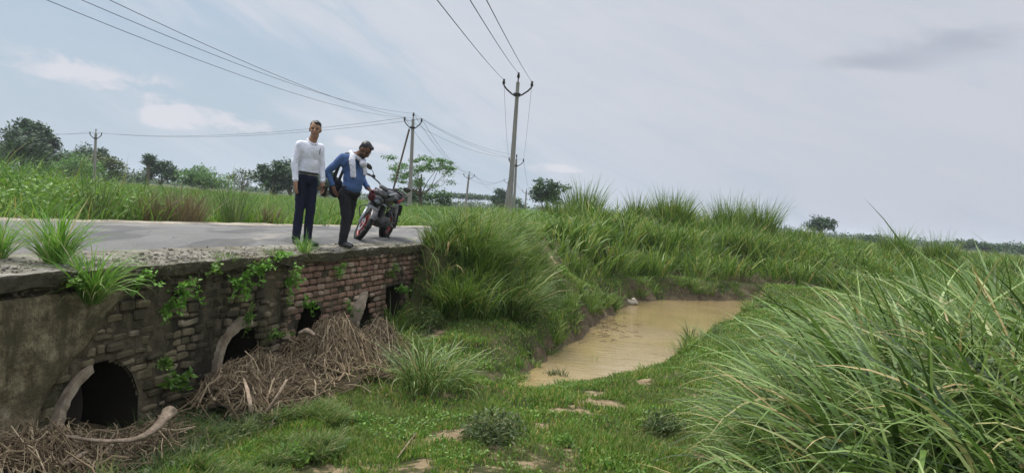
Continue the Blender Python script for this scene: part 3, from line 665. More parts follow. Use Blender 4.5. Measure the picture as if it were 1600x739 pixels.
# right hand mass of grass beyond the nearest stand
Q = inpoly([(3.4, 8.2), (4.6, 10.5), (6.3, 14.5), (8.6, 18.5), (10, 22), (13, 24.5), (30, 36), (34, 24), (14, 8), (8, 6)], 1300, far_d(11)); P = on(Q)
hh = .55+.55*fbm(P[:, 0]*.5, P[:, 1]*.5, 3, 102); g = Geo(); tufts(g, P, 55, .22, hh, .014, leanout=.6, bend=(.5, 1.7), segs=5, wind=(-.2, -.1))
g.build('bankside_grass', M['blade'], kind='stuff', label='tall green grass mass spreading right of the pool', cat='grass')
# field beyond the road
def leftfield(u0, u1, w0, w1, n, k):
    out_ = np.zeros((0, 2))
    while len(out_) < n:
        u = rng.uniform(u0, u1, n*2); w_ = wfar(u)-rng.uniform(w0, w1, n*2); x_, y_ = xy(u, w_)
        kk = (rng.random(len(u)) < np.clip((k/np.hypot(x_, y_))**1.5, 0, 1)) & (y_ > 4) & (np.abs(x_)/np.maximum(y_, .1) < .85) & (x_ < -2.0+.05*y_); out_ = np.r_[out_, np.c_[x_, y_][kk]]
    return out_[:n]
def fieldh(x, y, far=0):
    u, w_ = uw(x, y); e = np.clip((wfar(u)-w_)/1.8, 0, 1)
    t = np.interp(u, [-5, 2, 6, 10, 12, 16, 30], [.78, .85, 1.1, 1.45, 1.15, .7, .55])
    return (.28+(t-.28)*e)*(.45+1.15*fbm(x*.6, y*.6, 3, 111))
Q = leftfield(-6, 90, .1, 60, 3600, 20); P = on(Q); g = Geo()
tufts(g, P, 40, .22+.008*np.hypot(Q[:, 0], Q[:, 1]), fieldh(Q[:, 0], Q[:, 1]), .016, leanout=.5, bend=(.3, 1.5), segs=4, wind=(.1, 0))
g.build('field_grass', M['field'], kind='stuff', label='tall bright green grass filling the field beyond the road', cat='grass')
Q = leftfield(-6, 60, .3, 22, 90000, 14); k = fbm(Q[:, 0]*.35, Q[:, 1]*.35, 3, 118)+np.where(Q[:, 0]/Q[:, 1] < -.42, .25, 0) > .56; Q = Q[k]; P = on(Q); P[:, 2] += fieldh(Q[:, 0], Q[:, 1])*rng.uniform(.2, .92, len(Q))
g = Geo(); leaves(g, P, .085, up=.25, asp=.6); g.build('field_creepers', M['weed'], kind='stuff', label='leafy creepers and bushes growing through the field grass beyond the road', cat='weeds')

# the long arching grass stand in the right foreground
g = Geo()
def stand(poly, nt_, nb, ln, wd, seed, wind, segs=10, bend=(.8, 2.5), dens=None):
    Q = inpoly(poly, nt_, dens); P = on(Q); tufts(g, P, nb, .13, ln*(.78+.45*fbm(Q[:, 0], Q[:, 1], 2, seed)), wd, lean=.03, leanout=.68, bend=bend, segs=segs, wind=wind, lnj=.15)
stand([(2.2, 4.4), (2.6, 5.6), (3.5, 7.6), (6.2, 9.2), (8, 8), (5.5, 5), (4, 3.6), (2.6, 3.3)], 240, 66, 1.80, .026, 201, (-.05, -.03))
stand([(1.75, 3.5), (1.75, 4.6), (2.15, 6.0), (3.1, 7.8), (3.8, 8), (2.8, 5.6), (2.3, 4.4), (2.6, 3.2)], 85, 54, 1.15, .017, 202, (-.15, -.06))
stand([(1.32, 3.0), (1.28, 3.6), (1.48, 4.5), (2.3, 4.4), (3.6, 3.4), (3.4, 2.7), (2.1, 2.6)], 60, 50, .95, .0155, 203, (-.12, -.04))
g.build('long_grass', M['kans'], kind='stuff', label='long arching pale green grass stand filling the right foreground', cat='grass')

# ---------------------------------------------------------------- grass clumps that stand out
def clump(name, loc, n, rad, ln, wd, mt, label, group=None, cat='grass clump', **kw):
    g = Geo(); tufts(g, [(0, 0, 0)], n, rad, ln, wd, **kw); o = g.build(name, mt, label=label, cat=cat, group=group)
    o.location = loc; return o
def gz(x, y): return float(height(np.array([x]), np.array([y]))[0])
sky_clumps = [(905, 33, 1.75, .9, 'tallest feathery grass clump on the skyline, just right of the round tree'), (870, 31, 1.1, .9, 'dense grass clump on the bank below the round tree'), (990, 34, 1.45, .35, 'thin upright grass clump on the skyline between two broad clumps'),
 (1045, 33, 1.6, 1.0, 'broad dark green grass clump on the skyline above the far end of the pool'), (1135, 34, 1.75, .9, 'big domed grass clump on the skyline, left one of a touching pair'), (1185, 34.5, 1.75, .85, 'big domed grass clump on the skyline, right one of a touching pair'),
 (1260, 36, .95, .8, 'low grass clump on the skyline left of the lone flat-topped tree'), (1322, 38, 1.05, .6, 'low grass clump on the skyline right of the lone flat-topped tree'), (1400, 36, 1.4, .9, 'wide grass clump on the skyline behind the tall foreground grass'), (1470, 36, 1.45, .8, 'rightmost wide grass clump on the skyline behind the tall foreground grass')]
for px, D, hh, rr, lb in sky_clumps:
    p = at(px, 400, D); z = gz(p[0], p[1]); clump('grass_clump', (p[0], p[1], z), int(420+600*rr), rr*.55, hh, .02, M['blade'], lb, 'grass clumps along the skyline of the bank', lean=.03, leanout=.38, bend=(.15, .9), segs=5)
for px, py, D, hh, rr, n, lb in [(672, 606, 9.0, .60, .34, 520, 'arching light green grass clump between the debris heap and the pool'), (618, 560, 10.6, .5, .25, 240, 'grass clump leaning against the foot of the embankment beside the end opening'),
 (800, 470, 13.4, .9, .35, 480, 'drooping long grass clump at the right edge of the embankment'), (745, 420, 13.8, .95, .5, 560, 'big arching grass clump crowning the embankment at the end of the wall'), (612, 500, 11.9, .6, .12, 110, 'narrow grass clump growing in front of the end slot of the wall')]:
    p = at(px, py, D); clump('grass_clump', (p[0], p[1], gz(p[0], p[1])), n, rr, hh, .009, M['kans'] if 'light' in lb or 'drooping' in lb else M['blade'], lb, lean=.1, leanout=.75, bend=(.7, 2.0), segs=7, wind=(.12, -.1))
for px, py, hh, lb in [(772, 588, .17, 'small dark grass tuft on the bare mud left of the pool'), (812, 578, .16, 'small green grass tuft on the mud at the near end of the pool'), (878, 583, .15, 'small leafy sprig standing in the near end of the water'), (862, 582, .12, 'tiny sprig in the water beside the leafy one'),
 (1078, 530, .38, 'small dark tuft with tall stalks on the right shore of the pool'), (1120, 528, .26, 'grey withered plant on the turf right of the pool'), (930, 560, .2, 'thin stalks sticking out of the middle of the pool')]:
    p = onz(px, py, -1.72); z = max(gz(p[0], p[1]), -1.78); n = 8 if 'thin' in lb else 50
    clump('grass_tuft', (p[0], p[1], z), n, .06+.02*(n > 8), hh, .011, M['grey_leaf'] if 'grey' in lb or 'leafy' in lb or 'dark' in lb else M['weed'], lb, cat='grass tuft', lean=.05, leanout=.6, bend=(.1, .9), segs=4)
# tufts rooted on the deck edge
for u, w_, z, n, rad, hh, wd, lb, mt in [(.84, -.36, .0, 260, .07, .46, .009, 'upright bright green grass tuft growing on the deck above the plaster wall', 'kansb'), (.76, .07, -.27, 330, .07, .50, .008, 'large sprawling yellow green grass tuft hanging over the wall edge', 'kansb'),
 (.74, -.84, .0, 160, .07, .38, .009, 'grass tuft cut by the left edge of the picture on the deck', 'kansb'), (4.2, .03, -.03, 110, .05, .25, .007, 'fresh grass tuft on the wall edge beside the shoes of the man in white', 'kansb'),
 (2.55, .03, -.03, 120, .10, .12, .005, 'low yellowish weed tuft on the wall edge above the second opening', 'heap_grass'), (3.45, .05, -.03, 150, .14, .13, .005, 'wide low tuft of dry green weeds on the wall edge', 'heap_grass'), (3.0, .05, -.05, 90, .12, .09, .005, 'short dry tuft between two low weed tufts on the wall edge', 'drygrass')]:
    if 'kansb' not in M: M['kansb'] = leafmat('tuft_blade', [(0, (.07, .17, .02)), (.5, (.13, .27, .035)), (.85, (.20, .34, .06)), (.95, (.30, .32, .12)), (1, (.38, .32, .18))], trans=.35)
    x_, y_ = xy(u, w_); clump('grass_tuft', (x_, y_, z), n, rad, hh, wd, M[mt], lb, cat='grass tuft', lean=.05, leanout=.75, bend=(.2, 1.7) if 'sprawl' not in lb else (.6, 2.4), segs=7)
g = Geo(); blades(g, MOSS, rng.uniform(.03, .11, len(MOSS)), .0045, rng.normal(-math.pi/2, .7, len(MOSS)), rng.uniform(.5, 1.8, len(MOSS)), rng.uniform(.4, 1.5, len(MOSS)), 3)
g.build('dry_moss', M['heap_dry'], bridge, kind='stuff')
# leafy plants rooted in the wall
for u, z0, du, dz, n, lb in [(2.72, -.28, .16, .26, 330, 'largest bright leafy plant on the wall, above the second opening'), (3.06, -.14, .13, .2, 200, 'bright leafy plant on the wall just right of the largest one'), (1.80, -.30, .15, .16, 190, 'leafy plant on the black stained wall between first and second opening'), (1.60, -.44, .08, .1, 70, 'small drooping plant below and left of the leafy plant on the stained wall'),
 (3.74, -.34, .11, .26, 230, 'tall leafy plant hanging beside the first red bricks'), (3.45, -.02, .14, .1, 160, 'leafy plant spilling over the wall lip left of the red bricks'), (4.16, -.66, .08, .12, 110, 'leafy plant hanging over the top of the third opening'), (4.98, -.26, .10, .13, 110, 'small leafy plant on the red bricks between third and fourth opening'),
 (2.93, -.66, .09, .2, 120, 'thin trailing plant hanging across the second pipe end'), (1.25, -.16, .09, .12, 90, 'small leafy plant under the sprawling grass tuft'), (1.62, -.92, .09, .14, 110, 'yellow green plant low on the wall between first and second opening'), (1.78, -1.14, .13, .12, 130, 'dark broad-leaved plant at the foot of the wall beside the driftwood'),
 (6.75, -.45, .1, .2, 100, 'faint leafy plant on the wall left of the end slot'), (7.2, -.72, .12, .1, 90, 'leafy plant inside the top of the end slot'), (5.4, -.86, .14, .14, 90, 'low plant on the bricks left of the fourth opening'), (2.28, -.1, .1, .08, 50, 'tiny plant under the lip above the second opening'), (3.5, -.95, .14, .16, 120, 'dull green plant on the wall right of the second opening'), (.52, -.12, .07, .05, 40, 'tiny plant on the plaster below the upright grass tuft')]:
    x_, y_ = xy(u, .06); g = Geo(); P = []
    for k in range(max(5, n//22)):
        a = float(np.clip(rng.normal(0, du), -1.5*du, 1.5*du)); b_ = rng.uniform(.02, .15); tip = np.array([DU[0]*a+DN[0]*b_, DU[1]*a+DN[1]*b_, rng.uniform(-dz, dz)]); mid = tip*.5+np.array([DN[0]*.06, DN[1]*.06, .04])
        g.tube([(0, 0, 0), mid, tip], [.004, .003, .002], 4, 0)
        for t in np.linspace(.03, 1, 24): P.append((mid*2*t*(1-t)+tip*t*t)*1.05+rng.normal(0, .013, 3)+np.array([DN[0], DN[1], 0])*.02)
    P += list(rng.normal(0, .03, (8, 3))); leaves(g, P, .042 if 'dark' not in lb else .07, up=.2, asp=.65)
    o = g.build('wall_plant', M['bright'] if ('bright' in lb or 'leafy' in lb) and 'faint' not in lb else M['weed'], label=lb, cat='plant', group='leafy plants rooted in the bridge wall'); o.location = (x_, y_, z0)
# low shrubs on the turf
for px, py, r_, h_, n, mt, lb in [(772, 694, .33, .27, 1100, 'grey_leaf', 'dark grey green leafy shrub on the turf near the bottom of the picture'), (1035, 672, .25, .2, 520, 'grey_leaf', 'dull leafy shrub beside the foreground grass, right of the sand patch'), (455, 712, .2, .12, 420, 'weed', 'feathery light green weed on the turf below the debris heap'), (670, 480, .28, .3, 560, 'heap_grass', 'round pale bush on the embankment beside the end of the wall'), (565, 655, .12, .1, 160, 'weed', 'small leafy weed right of the debris heap'), (880, 700, .13, .1, 200, 'weed', 'small weed on the turf below the largest sand patch')]:
    p = onz(px, py, -1.42) if py > 500 else at(px, py, 12.4); z = gz(p[0], p[1]); a = rng.uniform(0, 6.3, n); q = rng.random(n)**.45; e = np.arccos(rng.random(n))
    P = np.c_[np.cos(a)*np.sin(e)*r_*q, np.sin(a)*np.sin(e)*r_*q, np.cos(e)*h_*q+.02]; g = Geo()
    for k in range(14): t = P[rng.integers(n)]*1.05; g.tube([(0, 0, 0), t*.5+[0, 0, .02], t], [.005, .004, .002], 4)
    leaves(g, P, .055 if n > 300 else .045, up=.4, asp=.35); o = g.build('low_shrub', M[mt], label=lb, cat='shrub'); o.location = (p[0], p[1], z)

# ---------------------------------------------------------------- flood debris
def heapz(u, w_, hs):
    z = 0*u
    for cu, cw, ru, rw, h_ in hs: z = z+h_*np.exp(-(np.abs(u-cu)/ru)**2.6-((w_-cw)/rw)**2)
    return -1.47+z*(.45+1.25*fbm(np.asarray(u*3.1), np.asarray(w_*3.6), 2, 33))
def debris(name, hs, n, area, label, ang, lmax=.7, base=True):
    g = Geo(); cu, cw = area[0], area[1]; ru, rw = area[2], area[3]
    if base:
        uu = np.linspace(cu-ru, cu+ru, 40); ww = np.linspace(-.12, cw+rw, 22); UU, WW = np.meshgrid(uu, ww); Z = heapz(UU, WW, hs)-.10+(fbm(UU*5, WW*5, 3, 12)-.45)*.10
        X_, Y_ = xy(UU, WW); I = (np.arange(21)[:, None]*40+np.arange(39)[None, :]).ravel(); g.add(np.stack([X_, Y_, Z], -1).reshape(-1, 3), np.stack([I, I+1, I+41, I+40], 1), m=1)
    c = 0
    while c < n:
        u = cu+rng.normal(0, ru*.5); w_ = cw+rng.normal(0, rw*.55)
        if w_ < -.05 or abs(u-cu) > ru*1.15: continue
        z = float(heapz(np.array(u), np.array(w_), hs))
        if z < -1.42 and rng.random() < .6: continue
        ln = min(lmax, rng.gamma(2.0, .12)+.06); r_ = rng.choice([.0035, .005, .008, .013], p=[.34, .36, .22, .08]); a = ang+rng.normal(0, .85)
        if rng.random() < .22: a = -1.1+rng.normal(0, .45); ln *= 1.25
        du_, dw_ = math.cos(a)*ln/2, math.sin(a)*ln/2; P = []; cv = rng.normal(0, .22)*ln; up_ = rng.uniform(-.04, .07)
        for t in np.linspace(-1, 1, 5):
            uu_ = u+du_*t-dw_*cv*(1-t*t)*2; wq = max(w_+dw_*t+du_*cv*(1-t*t)*2, -.03); zz = float(heapz(np.array(uu_), np.array(wq), hs))+up_*(1+t)+rng.normal(0, .018)+abs(rng.normal(0, .03))*(rng.random() < .3)
            x_, y_ = xy(uu_, wq); P.append((x_, y_, zz))
        g.tube(P, np.linspace(r_, r_*.5, 5), 4); c += 1
    n = int(n*.5); uu = cu+rng.normal(0, ru*.5, n); ww = np.abs(cw+rng.normal(0, rw*.5, n)); x_, y_ = xy(uu, ww); leaves(g, np.c_[x_, y_, heapz(uu, ww, hs)+rng.uniform(-.03, .05, n)], .05, 0, .1, .45)
    return g.build(name, [M['stick'], M['dark2']], label=label, cat='debris heap', kind='stuff')
M['dark2'] = mat('matted_debris', (.085, .065, .042), .95, .05)
H1 = [(4.15, .2, .5, .42, .32), (4.95, .45, .85, .42, .32), (5.6, .6, .45, .4, .2), (3.9, .75, .6, .5, .24)]
debris('driftwood_heap', H1, 2600, (4.75, .45, 1.35, .62), 'large heap of brown flood driftwood piled against the third and fourth openings', .1)
H2 = [(2.6, .25, .6, .4, .29), (3.2, .5, .4, .35, .2), (2.1, .45, .5, .3, .16)]
debris('driftwood_heap', H2, 1500, (2.8, .38, .8, .45), 'smaller heap of brown driftwood in front of the second opening', .3)
H3 = [(.1, .25, .5, .35, .22), (.9, .55, .6, .25, .14), (-.5, .4, .6, .5, .25)]
debris('driftwood_heap', H3, 1000, (.3, .45, 1.3, .38), 'low spread of driftwood below the plaster wall and first opening', .15)
def log(P, r_, label, name='driftwood_log', k=9):
    P = np.array(P, float); n = len(P); t = np.linspace(0, n-1, n*4); Pi = np.stack([np.interp(t, np.arange(n), P[:, i]) for i in range(3)], 1)
    for _ in range(3): Pi[1:-1] = (Pi[:-2]+2*Pi[1:-1]+Pi[2:])/4
    rr = np.interp(t, np.arange(n), r_)*(1+rng.normal(0, .09, len(t))); g = Geo().tube(Pi, rr, 12, sq=.7); V = g.v[0]; V += (fbm(V[:, 0]*30+V[:, 2]*20, V[:, 1]*30, 3, 5)-.45)[:, None]*max(r_)*.6*rng.choice([-1, 1], 3)
    for q in range(10 if max(r_) > .04 else 0): i = rng.integers(0, len(t)); g.tube([Pi[i], Pi[i]+rng.normal(0, .03, 3)+[0, 0, -.03], Pi[i]+rng.normal(0, .06, 3)+[0, 0, -.09]], [.007, .005, .002], 4)
    return g.build(name, M['log'], smooth=True, label=label, cat='driftwood')
def pz(x, y, z): return tuple(onz(x, y, z))
log([pz(267, 641, -1.08), pz(258, 652, -1.10), pz(240, 672, -1.14), pz(215, 686, -1.17), pz(170, 690, -1.18), pz(120, 684, -1.16), pz(80, 676, -1.14)], [.055, .042, .032, .026, .019, .015, .011], 'long curved driftwood log with a thick knobbly root end')
log([pz(381, 591, -1.0), pz(387, 610, -1.05), pz(391, 630, -1.12), pz(392, 645, -1.2)], [.010, .018, .018, .012], 'pale flat splinter of wood standing in the smaller heap')
log([pz(448, 593, -1.0), pz(434, 618, -1.12), pz(417, 644, -1.28)], [.012, .016, .02], 'greyish stick sloping down between the two heaps')
log([pz(90, 664, -1.16), pz(100, 672, -1.2), pz(104, 682, -1.25), pz(107, 700, -1.36)], [.03, .034, .026, .02], 'stumpy bent log below the first pipe end')
log([pz(60, 742, -1.3), pz(100, 724, -1.28), pz(135, 706, -1.25)], [.022, .026, .018], 'split branch lying at the bottom left corner')
log([pz(-5, 700, -1.26), pz(40, 688, -1.24), pz(84, 674, -1.18)], [.012, .012, .009], 'thin branch leaning under the plaster wall')
log([pz(300, 668, -1.3), pz(262, 682, -1.36), pz(230, 700, -1.40)], [.008, .013, .01], 'thin grey branch behind the curved log')
log([pz(468, 520, -.84), pz(480, 516, -.80), pz(492, 524, -.84)], [.03, .045, .02], 'rounded root stump on top of the large heap')
log([pz(650, 676, -1.4), pz(636, 694, -1.41), pz(620, 716, -1.42)], [.004, .006, .004], 'thin pale twig lying on the turf', 'fallen_twig')
# matted weed washed over the turf in front of the heaps
g = Geo(); Q = inpoly([tuple(onz(*p, -1.4)[:2]) for p in [(230, 720), (300, 660), (400, 645), (500, 620), (540, 650), (520, 700), (430, 745), (250, 760)]], 9000, lambda x, y: fbm(x*2, y*2, 3, 91) > .4); P = on(Q); P[:, 2] += .10*fbm(Q[:, 0]*1.6, Q[:, 1]*1.6, 2, 95)
blades(g, P, rng.uniform(.08, .22, len(Q)), .006, rng.normal(-.6, 1.0, len(Q)), rng.uniform(.6, 1.3, len(Q)), rng.uniform(0, .9, len(Q)), 3)
g.build('matted_weed', M['heap_grass'], kind='stuff', label='matted yellowish green weed washed up in front of the driftwood', cat='weeds')
Q = inpoly([xy(-1, .05), xy(1.4, .05), xy(2.3, .1), xy(2.2, 1.0), xy(.4, 1.1), xy(-1, 1.0)], 5000); g = Geo(); P = on(Q); P[:, 2] += .03
blades(g, P, rng.uniform(.08, .25, len(Q)), .005, rng.uniform(0, 6.3, len(Q)), rng.uniform(.4, 1.4, len(Q)), rng.uniform(0, 1.2, len(Q)), 3); leaves(g, P[:1500]+[0, 0, .06], .045)
g.build('tangled_weed', M['grey_leaf'], kind='stuff', label='dark tangled weeds at the foot of the wall by the first opening', cat='weeds')
# pale stone at the far shore
p = onz(988, 474, -1.72); g = Geo(); g.ell((0, 0, .05), (.17, .12, .10), k=7); V = g.v[0]; V += (rng.random(V.shape)-.5)*.05; V[:, 2] = np.maximum(V[:, 2], -.02)
o = g.build('stone', mat('pale_stone', (.42, .36, .28), .9, .1), label='pale angular stone lying at the far left shore of the pool', cat='stone'); o.location = p

g = Geo()
for k in range(90):
    p = onz(rng.normal(950, 22), rng.normal(510, 14), -1.745); a = rng.uniform(0, 3.14); l_ = rng.uniform(.03, .14)
    if pdist(POND, p[0], p[1]) < -.1: g.tube([p-[math.cos(a)*l_, math.sin(a)*l_, 0], p+[0, 0, .008], p+[math.cos(a)*l_, math.sin(a)*l_, 0]], .006, 4)
g.build('floating_litter', M['stick'], kind='stuff', label='thin scatter of floating stalks on the middle of the muddy pool', cat='litter')
# ---------------------------------------------------------------- trees
def puffs(g, C, rad, n, size, m=0, flat=.7, asp=.6):
    C = np.asarray(C, float); k = len(C); i = rng.integers(0, k, n); dv = rng.normal(0, 1, (n, 3)); dv /= np.linalg.norm(dv, axis=1)[:, None]
    rr = rng.random(n)**.5; P = C[i]+dv*(rr*np.broadcast_to(rad, (k,))[i])[:, None]*[1, 1, flat]; leaves(g, P, size, m, up=.1, asp=asp)
def tree(px, pyb, D, H, W, label, mt='tree_mid', trunk=.35, flat=.55, npuff=26, nleaf=2600, leaf=.30, name='tree', lean=0, group=None, zb=None, hollow=.25, shape='round', seed=None):
    p = at(px, pyb, D); z = gz(p[0], p[1]) if zb is None else zb; t = empty(name, (p[0], p[1], z), label=label, cat='tree', group=group)
    g = Geo(); C = []; th = H*trunk
    for k in range(npuff):
        a = rng.uniform(0, 6.3); e = rng.random()
        if shape == 'acacia': a_ = rng.random(); rr = W*.5*math.sqrt(rng.random()); zc = H*(.93-.5*a_**1.6)-(rr/W)**2*H*.12; C.append((math.cos(a)*rr*(1-.25*(a_**2)), math.sin(a)*rr, zc)); continue
        if shape == 'flat': rr = W*.5*math.sqrt(rng.random()); zc = H*(.80+.14*rng.random())-(rr/W)**2*H*.25; C.append((math.cos(a)*rr, math.sin(a)*rr, zc))
        else:
            ph = rng.uniform(hollow*.3, 1)**.5; el_ = math.asin(rng.uniform(-.75, 1)); C.append((math.cos(a)*math.cos(el_)*W*.40*ph, math.sin(a)*math.cos(el_)*W*.40*ph, th+(H-th)*.48+math.sin(el_)*(H-th)*.42*ph))
    C = np.array(C); C[:, 0] += lean*C[:, 2]
    tr = np.array([0, 0, th]); rt = H*(.018 if shape == 'flat' else .028)
    g.tube([(0, 0, -.3), (rng.normal(0, .03)*H, 0, th*.5), (lean*th, 0, th), (lean*H*.7, 0, H*.65)], [rt*1.3, rt, rt*.8, rt*.4], 7)
    for c in C[:14]:
        b0 = np.array([lean*th, 0, th*rng.uniform(.75, 1.0)]); f1 = b0+(c-b0)*.45+rng.normal(0, .035, 3)*H; g.tube([b0, b0+(f1-b0)*.5+rng.normal(0, .02, 3)*H, f1, c], [rt*.42, rt*.32, rt*.2, rt*.08], 5)
    g.build('trunk', M['bark'], t)
    g = Geo(); nleaf = int(nleaf*1.35) if shape != 'acacia' else nleaf; puffs(g, C, W*(.10 if shape == 'acacia' else .15 if shape == 'flat' else .17)*rng.uniform(.6, 1.3, npuff), nleaf, leaf, flat=flat); g.build('crown', M[mt], t)
    return t
tree(42, 262, 100, 8.4, 7.6, 'big dark broad tree at the far left rising behind a palm', 'tree_dark', .04, .6, 74, 12000, .42)
tree(-2, 262, 92, 3.4, 3.5, 'small green tree cut by the left edge', 'tree_mid', .2, nleaf=1000, leaf=.35)
tree(103, 270, 105, 4.3, 10, 'wide low green tree spreading between the palm and the pole', 'tree_mid', .06, .6, 44, 5200, .40)
tree(140, 268, 112, 6.2, 7, 'dark tree with a pointed top behind the left pole', 'tree_dark', .15, .7, 26, 2000, .40)
tree(163, 272, 90, 4.0, 5, 'olive yellow bushy tree just right of the left pole', 'tree_olive', .12, .7, 22, 1800, .33)
tree(88, 262, 90, 2.7, 6, 'pale green bushy tree low beside the palm', 'tree_feather', .1, .6, 20, 1500, .33)
tree(120, 272, 84, 3.0, 7, 'low light green thicket tree left of the left pole', 'tree_feather', .1, .6, 20, 1400, .30)
tree(252, 278, 105, 4.6, 6.2, 'dark round tree beside a small fan palm', 'tree_dark', .15, .6, 26, 2200, .38)
tree(205, 276, 105, 2.5, 9, 'low dark thicket between olive tree and fan palm', 'tree_dark', .1, .6, 18, 1100, .36)
tree(322, 286, 100, 3.6, 7.4, 'pale green spreading tree left of the thin brownish tree', 'tree_feather', .08, .55, 34, 3000, .33)
tree(378, 290, 90, 3.4, 4.2, 'thin brownish half-bare tree left of the man in white', 'tree_olive', .3, .6, 22, 420, .28)
tree(428, 294, 85, 4.4, 5.8, 'dense dark green tree close to the man in white on his left', 'tree_dark', .12, .6, 34, 3200, .33)
tree(455, 292, 95, 5.6, 6.5, 'tall dark tree partly hidden by the man in white', 'tree_dark', .12, .6, 30, 2600, .36)
tree(508, 300, 88, 4.0, 3.6, 'dark tree showing between the two men', 'tree_dark', .12, .7, 20, 1400, .33)
tree(655, 322, 62, 4.6, 5.6, 'airy flat-topped acacia with a crooked trunk behind the pole', 'tree_feather', .3, .35, 60, 6200, .15, name='acacia_tree', shape='acacia')
tree(628, 322, 64, 2.2, 4.5, 'dark green bush tree at the foot of the acacia', 'tree_mid', .05, .7, 22, 1500, .25)
tree(676, 324, 66, 1.9, 4, 'low green bush tree right of the acacia trunk', 'tree_mid', .05, .7, 18, 1000, .25)
for px, h_, w2, lb in [(712, 4.2, 9, 'hazy umbrella-shaped tree left of the leaning pole'), (735, 4.4, 8, 'hazy umbrella-shaped tree right behind the leaning pole'), (762, 4.4, 9, 'hazy flat tree left of the dark tree behind the big pole')]:
    tree(px, 322, 210, h_, w2, lb, 'tree_far', .3, .4, 22, 1100, .55, shape='flat')
tree(782, 326, 140, 4.8, 5.0, 'dark round tree behind the foot of the big pole', 'tree_dark', .1, .7, 28, 2200, .42)
tree(800, 328, 150, 4.0, 6.6, 'green tree just right of the foot of the big pole', 'tree_mid', .1, .7, 20, 1200, .42)
tree(853, 330, 78, 4.7, 4.6, 'round dark green tree on the skyline right of the big pole', 'tree_dark', .2, .6, 30, 1900, .34)
tree(1284, 372, 120, 4.6, 5.4, 'lone flat-topped tree on the skyline at the right', 'tree_dark', .3, .5, 30, 1500, .38)
tree(1258, 372, 120, 1.7, 4, 'low bush tree at the left foot of the lone flat-topped tree', 'tree_dark', .05, .6, 14, 600, .38)
for px, D, h_, w2, lb in [(1362, 170, 2.2, 6, 'small dark tree far off behind the right skyline grass'), (1512, 160, 3.2, 5, 'far green tree left of the pair on the right horizon'), (1545, 165, 2.6, 6, 'far dark tree in the middle of the right horizon group'), (1578, 170, 2.8, 8, 'far dark tree at the right edge of the horizon'), (1602, 160, 2.6, 6, 'far tree cut by the right edge of the picture')]:
    tree(px, 386, D, h_, w2, lb, 'tree_far', .1, .6, 18, 900, .5)
# far wood along the horizon
g = Geo(); C = []
for px in np.arange(-60, 1680, 5): 
    D = 330+rng.uniform(-30, 60); q = at(px, 320, D); C.append((q[0], D, -1.0+rng.uniform(.3, 2.0)*(1+.9*fbm(np.array(px*.02), np.array(.5), 3, 9))))
puffs(g, C, 2.4, 20000, 1.0, flat=.6); C2 = [(c[0]*.8, c[1]*.8, -1.1+rng.uniform(0, 1.1)) for c in C]; puffs(g, C2, 1.9, 16000, .9, flat=.6); g.build('far_wood', M['tree_far'], kind='stuff', label='thin line of far-off trees along the horizon', cat='woods')
# palms
def palm(px, pyb, D, H, fr, nf, label, fan=False, th=1.0):
    p = at(px, pyb, D); z = gz(p[0], p[1]); t = empty('palm_tree', (p[0], p[1], z), label=label, cat='palm tree'); g = Geo()
    g.tube([(0, 0, -.2), (0, 0, H)], [.22, .18], 8); g.build('trunk', M['bark'], t); g = Geo()
    for k in range(nf):
        a = rng.uniform(0, 6.3); e = math.asin(rng.uniform(-.5, .98)); P = []; pos = np.array([0, 0, H]); st = fr/7; el_ = e
        for i in range(8): P.append(pos.copy()); pos = pos+st*np.array([math.cos(a)*math.cos(el_), math.sin(a)*math.cos(el_), math.sin(el_)]); el_ -= .16
        g.tube(P, np.linspace(.03, .01, 8), 3)
        if fan: leaves(g, np.repeat([P[5]], 16, 0)+rng.normal(0, .12, (16, 3)), .5, asp=.25)
        else:
            for i in range(1, 8):
                b = np.repeat([P[i]], 7, 0)+rng.normal(0, .06, (7, 3)); blades(g, b, .55, .07, a+rng.choice([-1, 1], 7)*rng.uniform(.5, 1.2, 7), 1.2, .5, 2)
    g.build('crown', M['tree_dark'] if not fan else M['tree_dark'], t); return t
palm(35, 262, 80, 3.0, 2.7, 110, 'date palm with drooping fronds in front of the big dark tree')
palm(231, 278, 100, 3.6, .9, 34, 'small fan palm sticking up left of a dark round tree', True)

# dead bushes and reeds in the field
for u, dw, h_, r_, n, lb, mt in [(7.5, .35, .60, .7, 620, 'brown dried bush at the road edge left of the men, larger one', 'drygrass'), (6.95, .5, .55, .5, 320, 'brown dried bush touching the larger one on its left', 'drygrass'), (9.6, .3, .42, .4, 260, 'small reddish dry bush close to the man in white', 'drygrass'), (8.7, .35, .8, .35, 160, 'dark dead stalks standing in the field grass left of the man in white', 'grey_leaf'), (5.9, .4, .8, .3, 140, 'dark thin stalks in the field grass opposite the first pole', 'grey_leaf')]:
    x_, y_ = xy(u, wfar(u)-dw); clump('dry_bush', (x_, y_, gz(x_, y_)), n, r_*.5, h_, .008, M[mt], lb, cat='dry bush', lean=.05, leanout=.5, bend=(-.1, .8), segs=5)

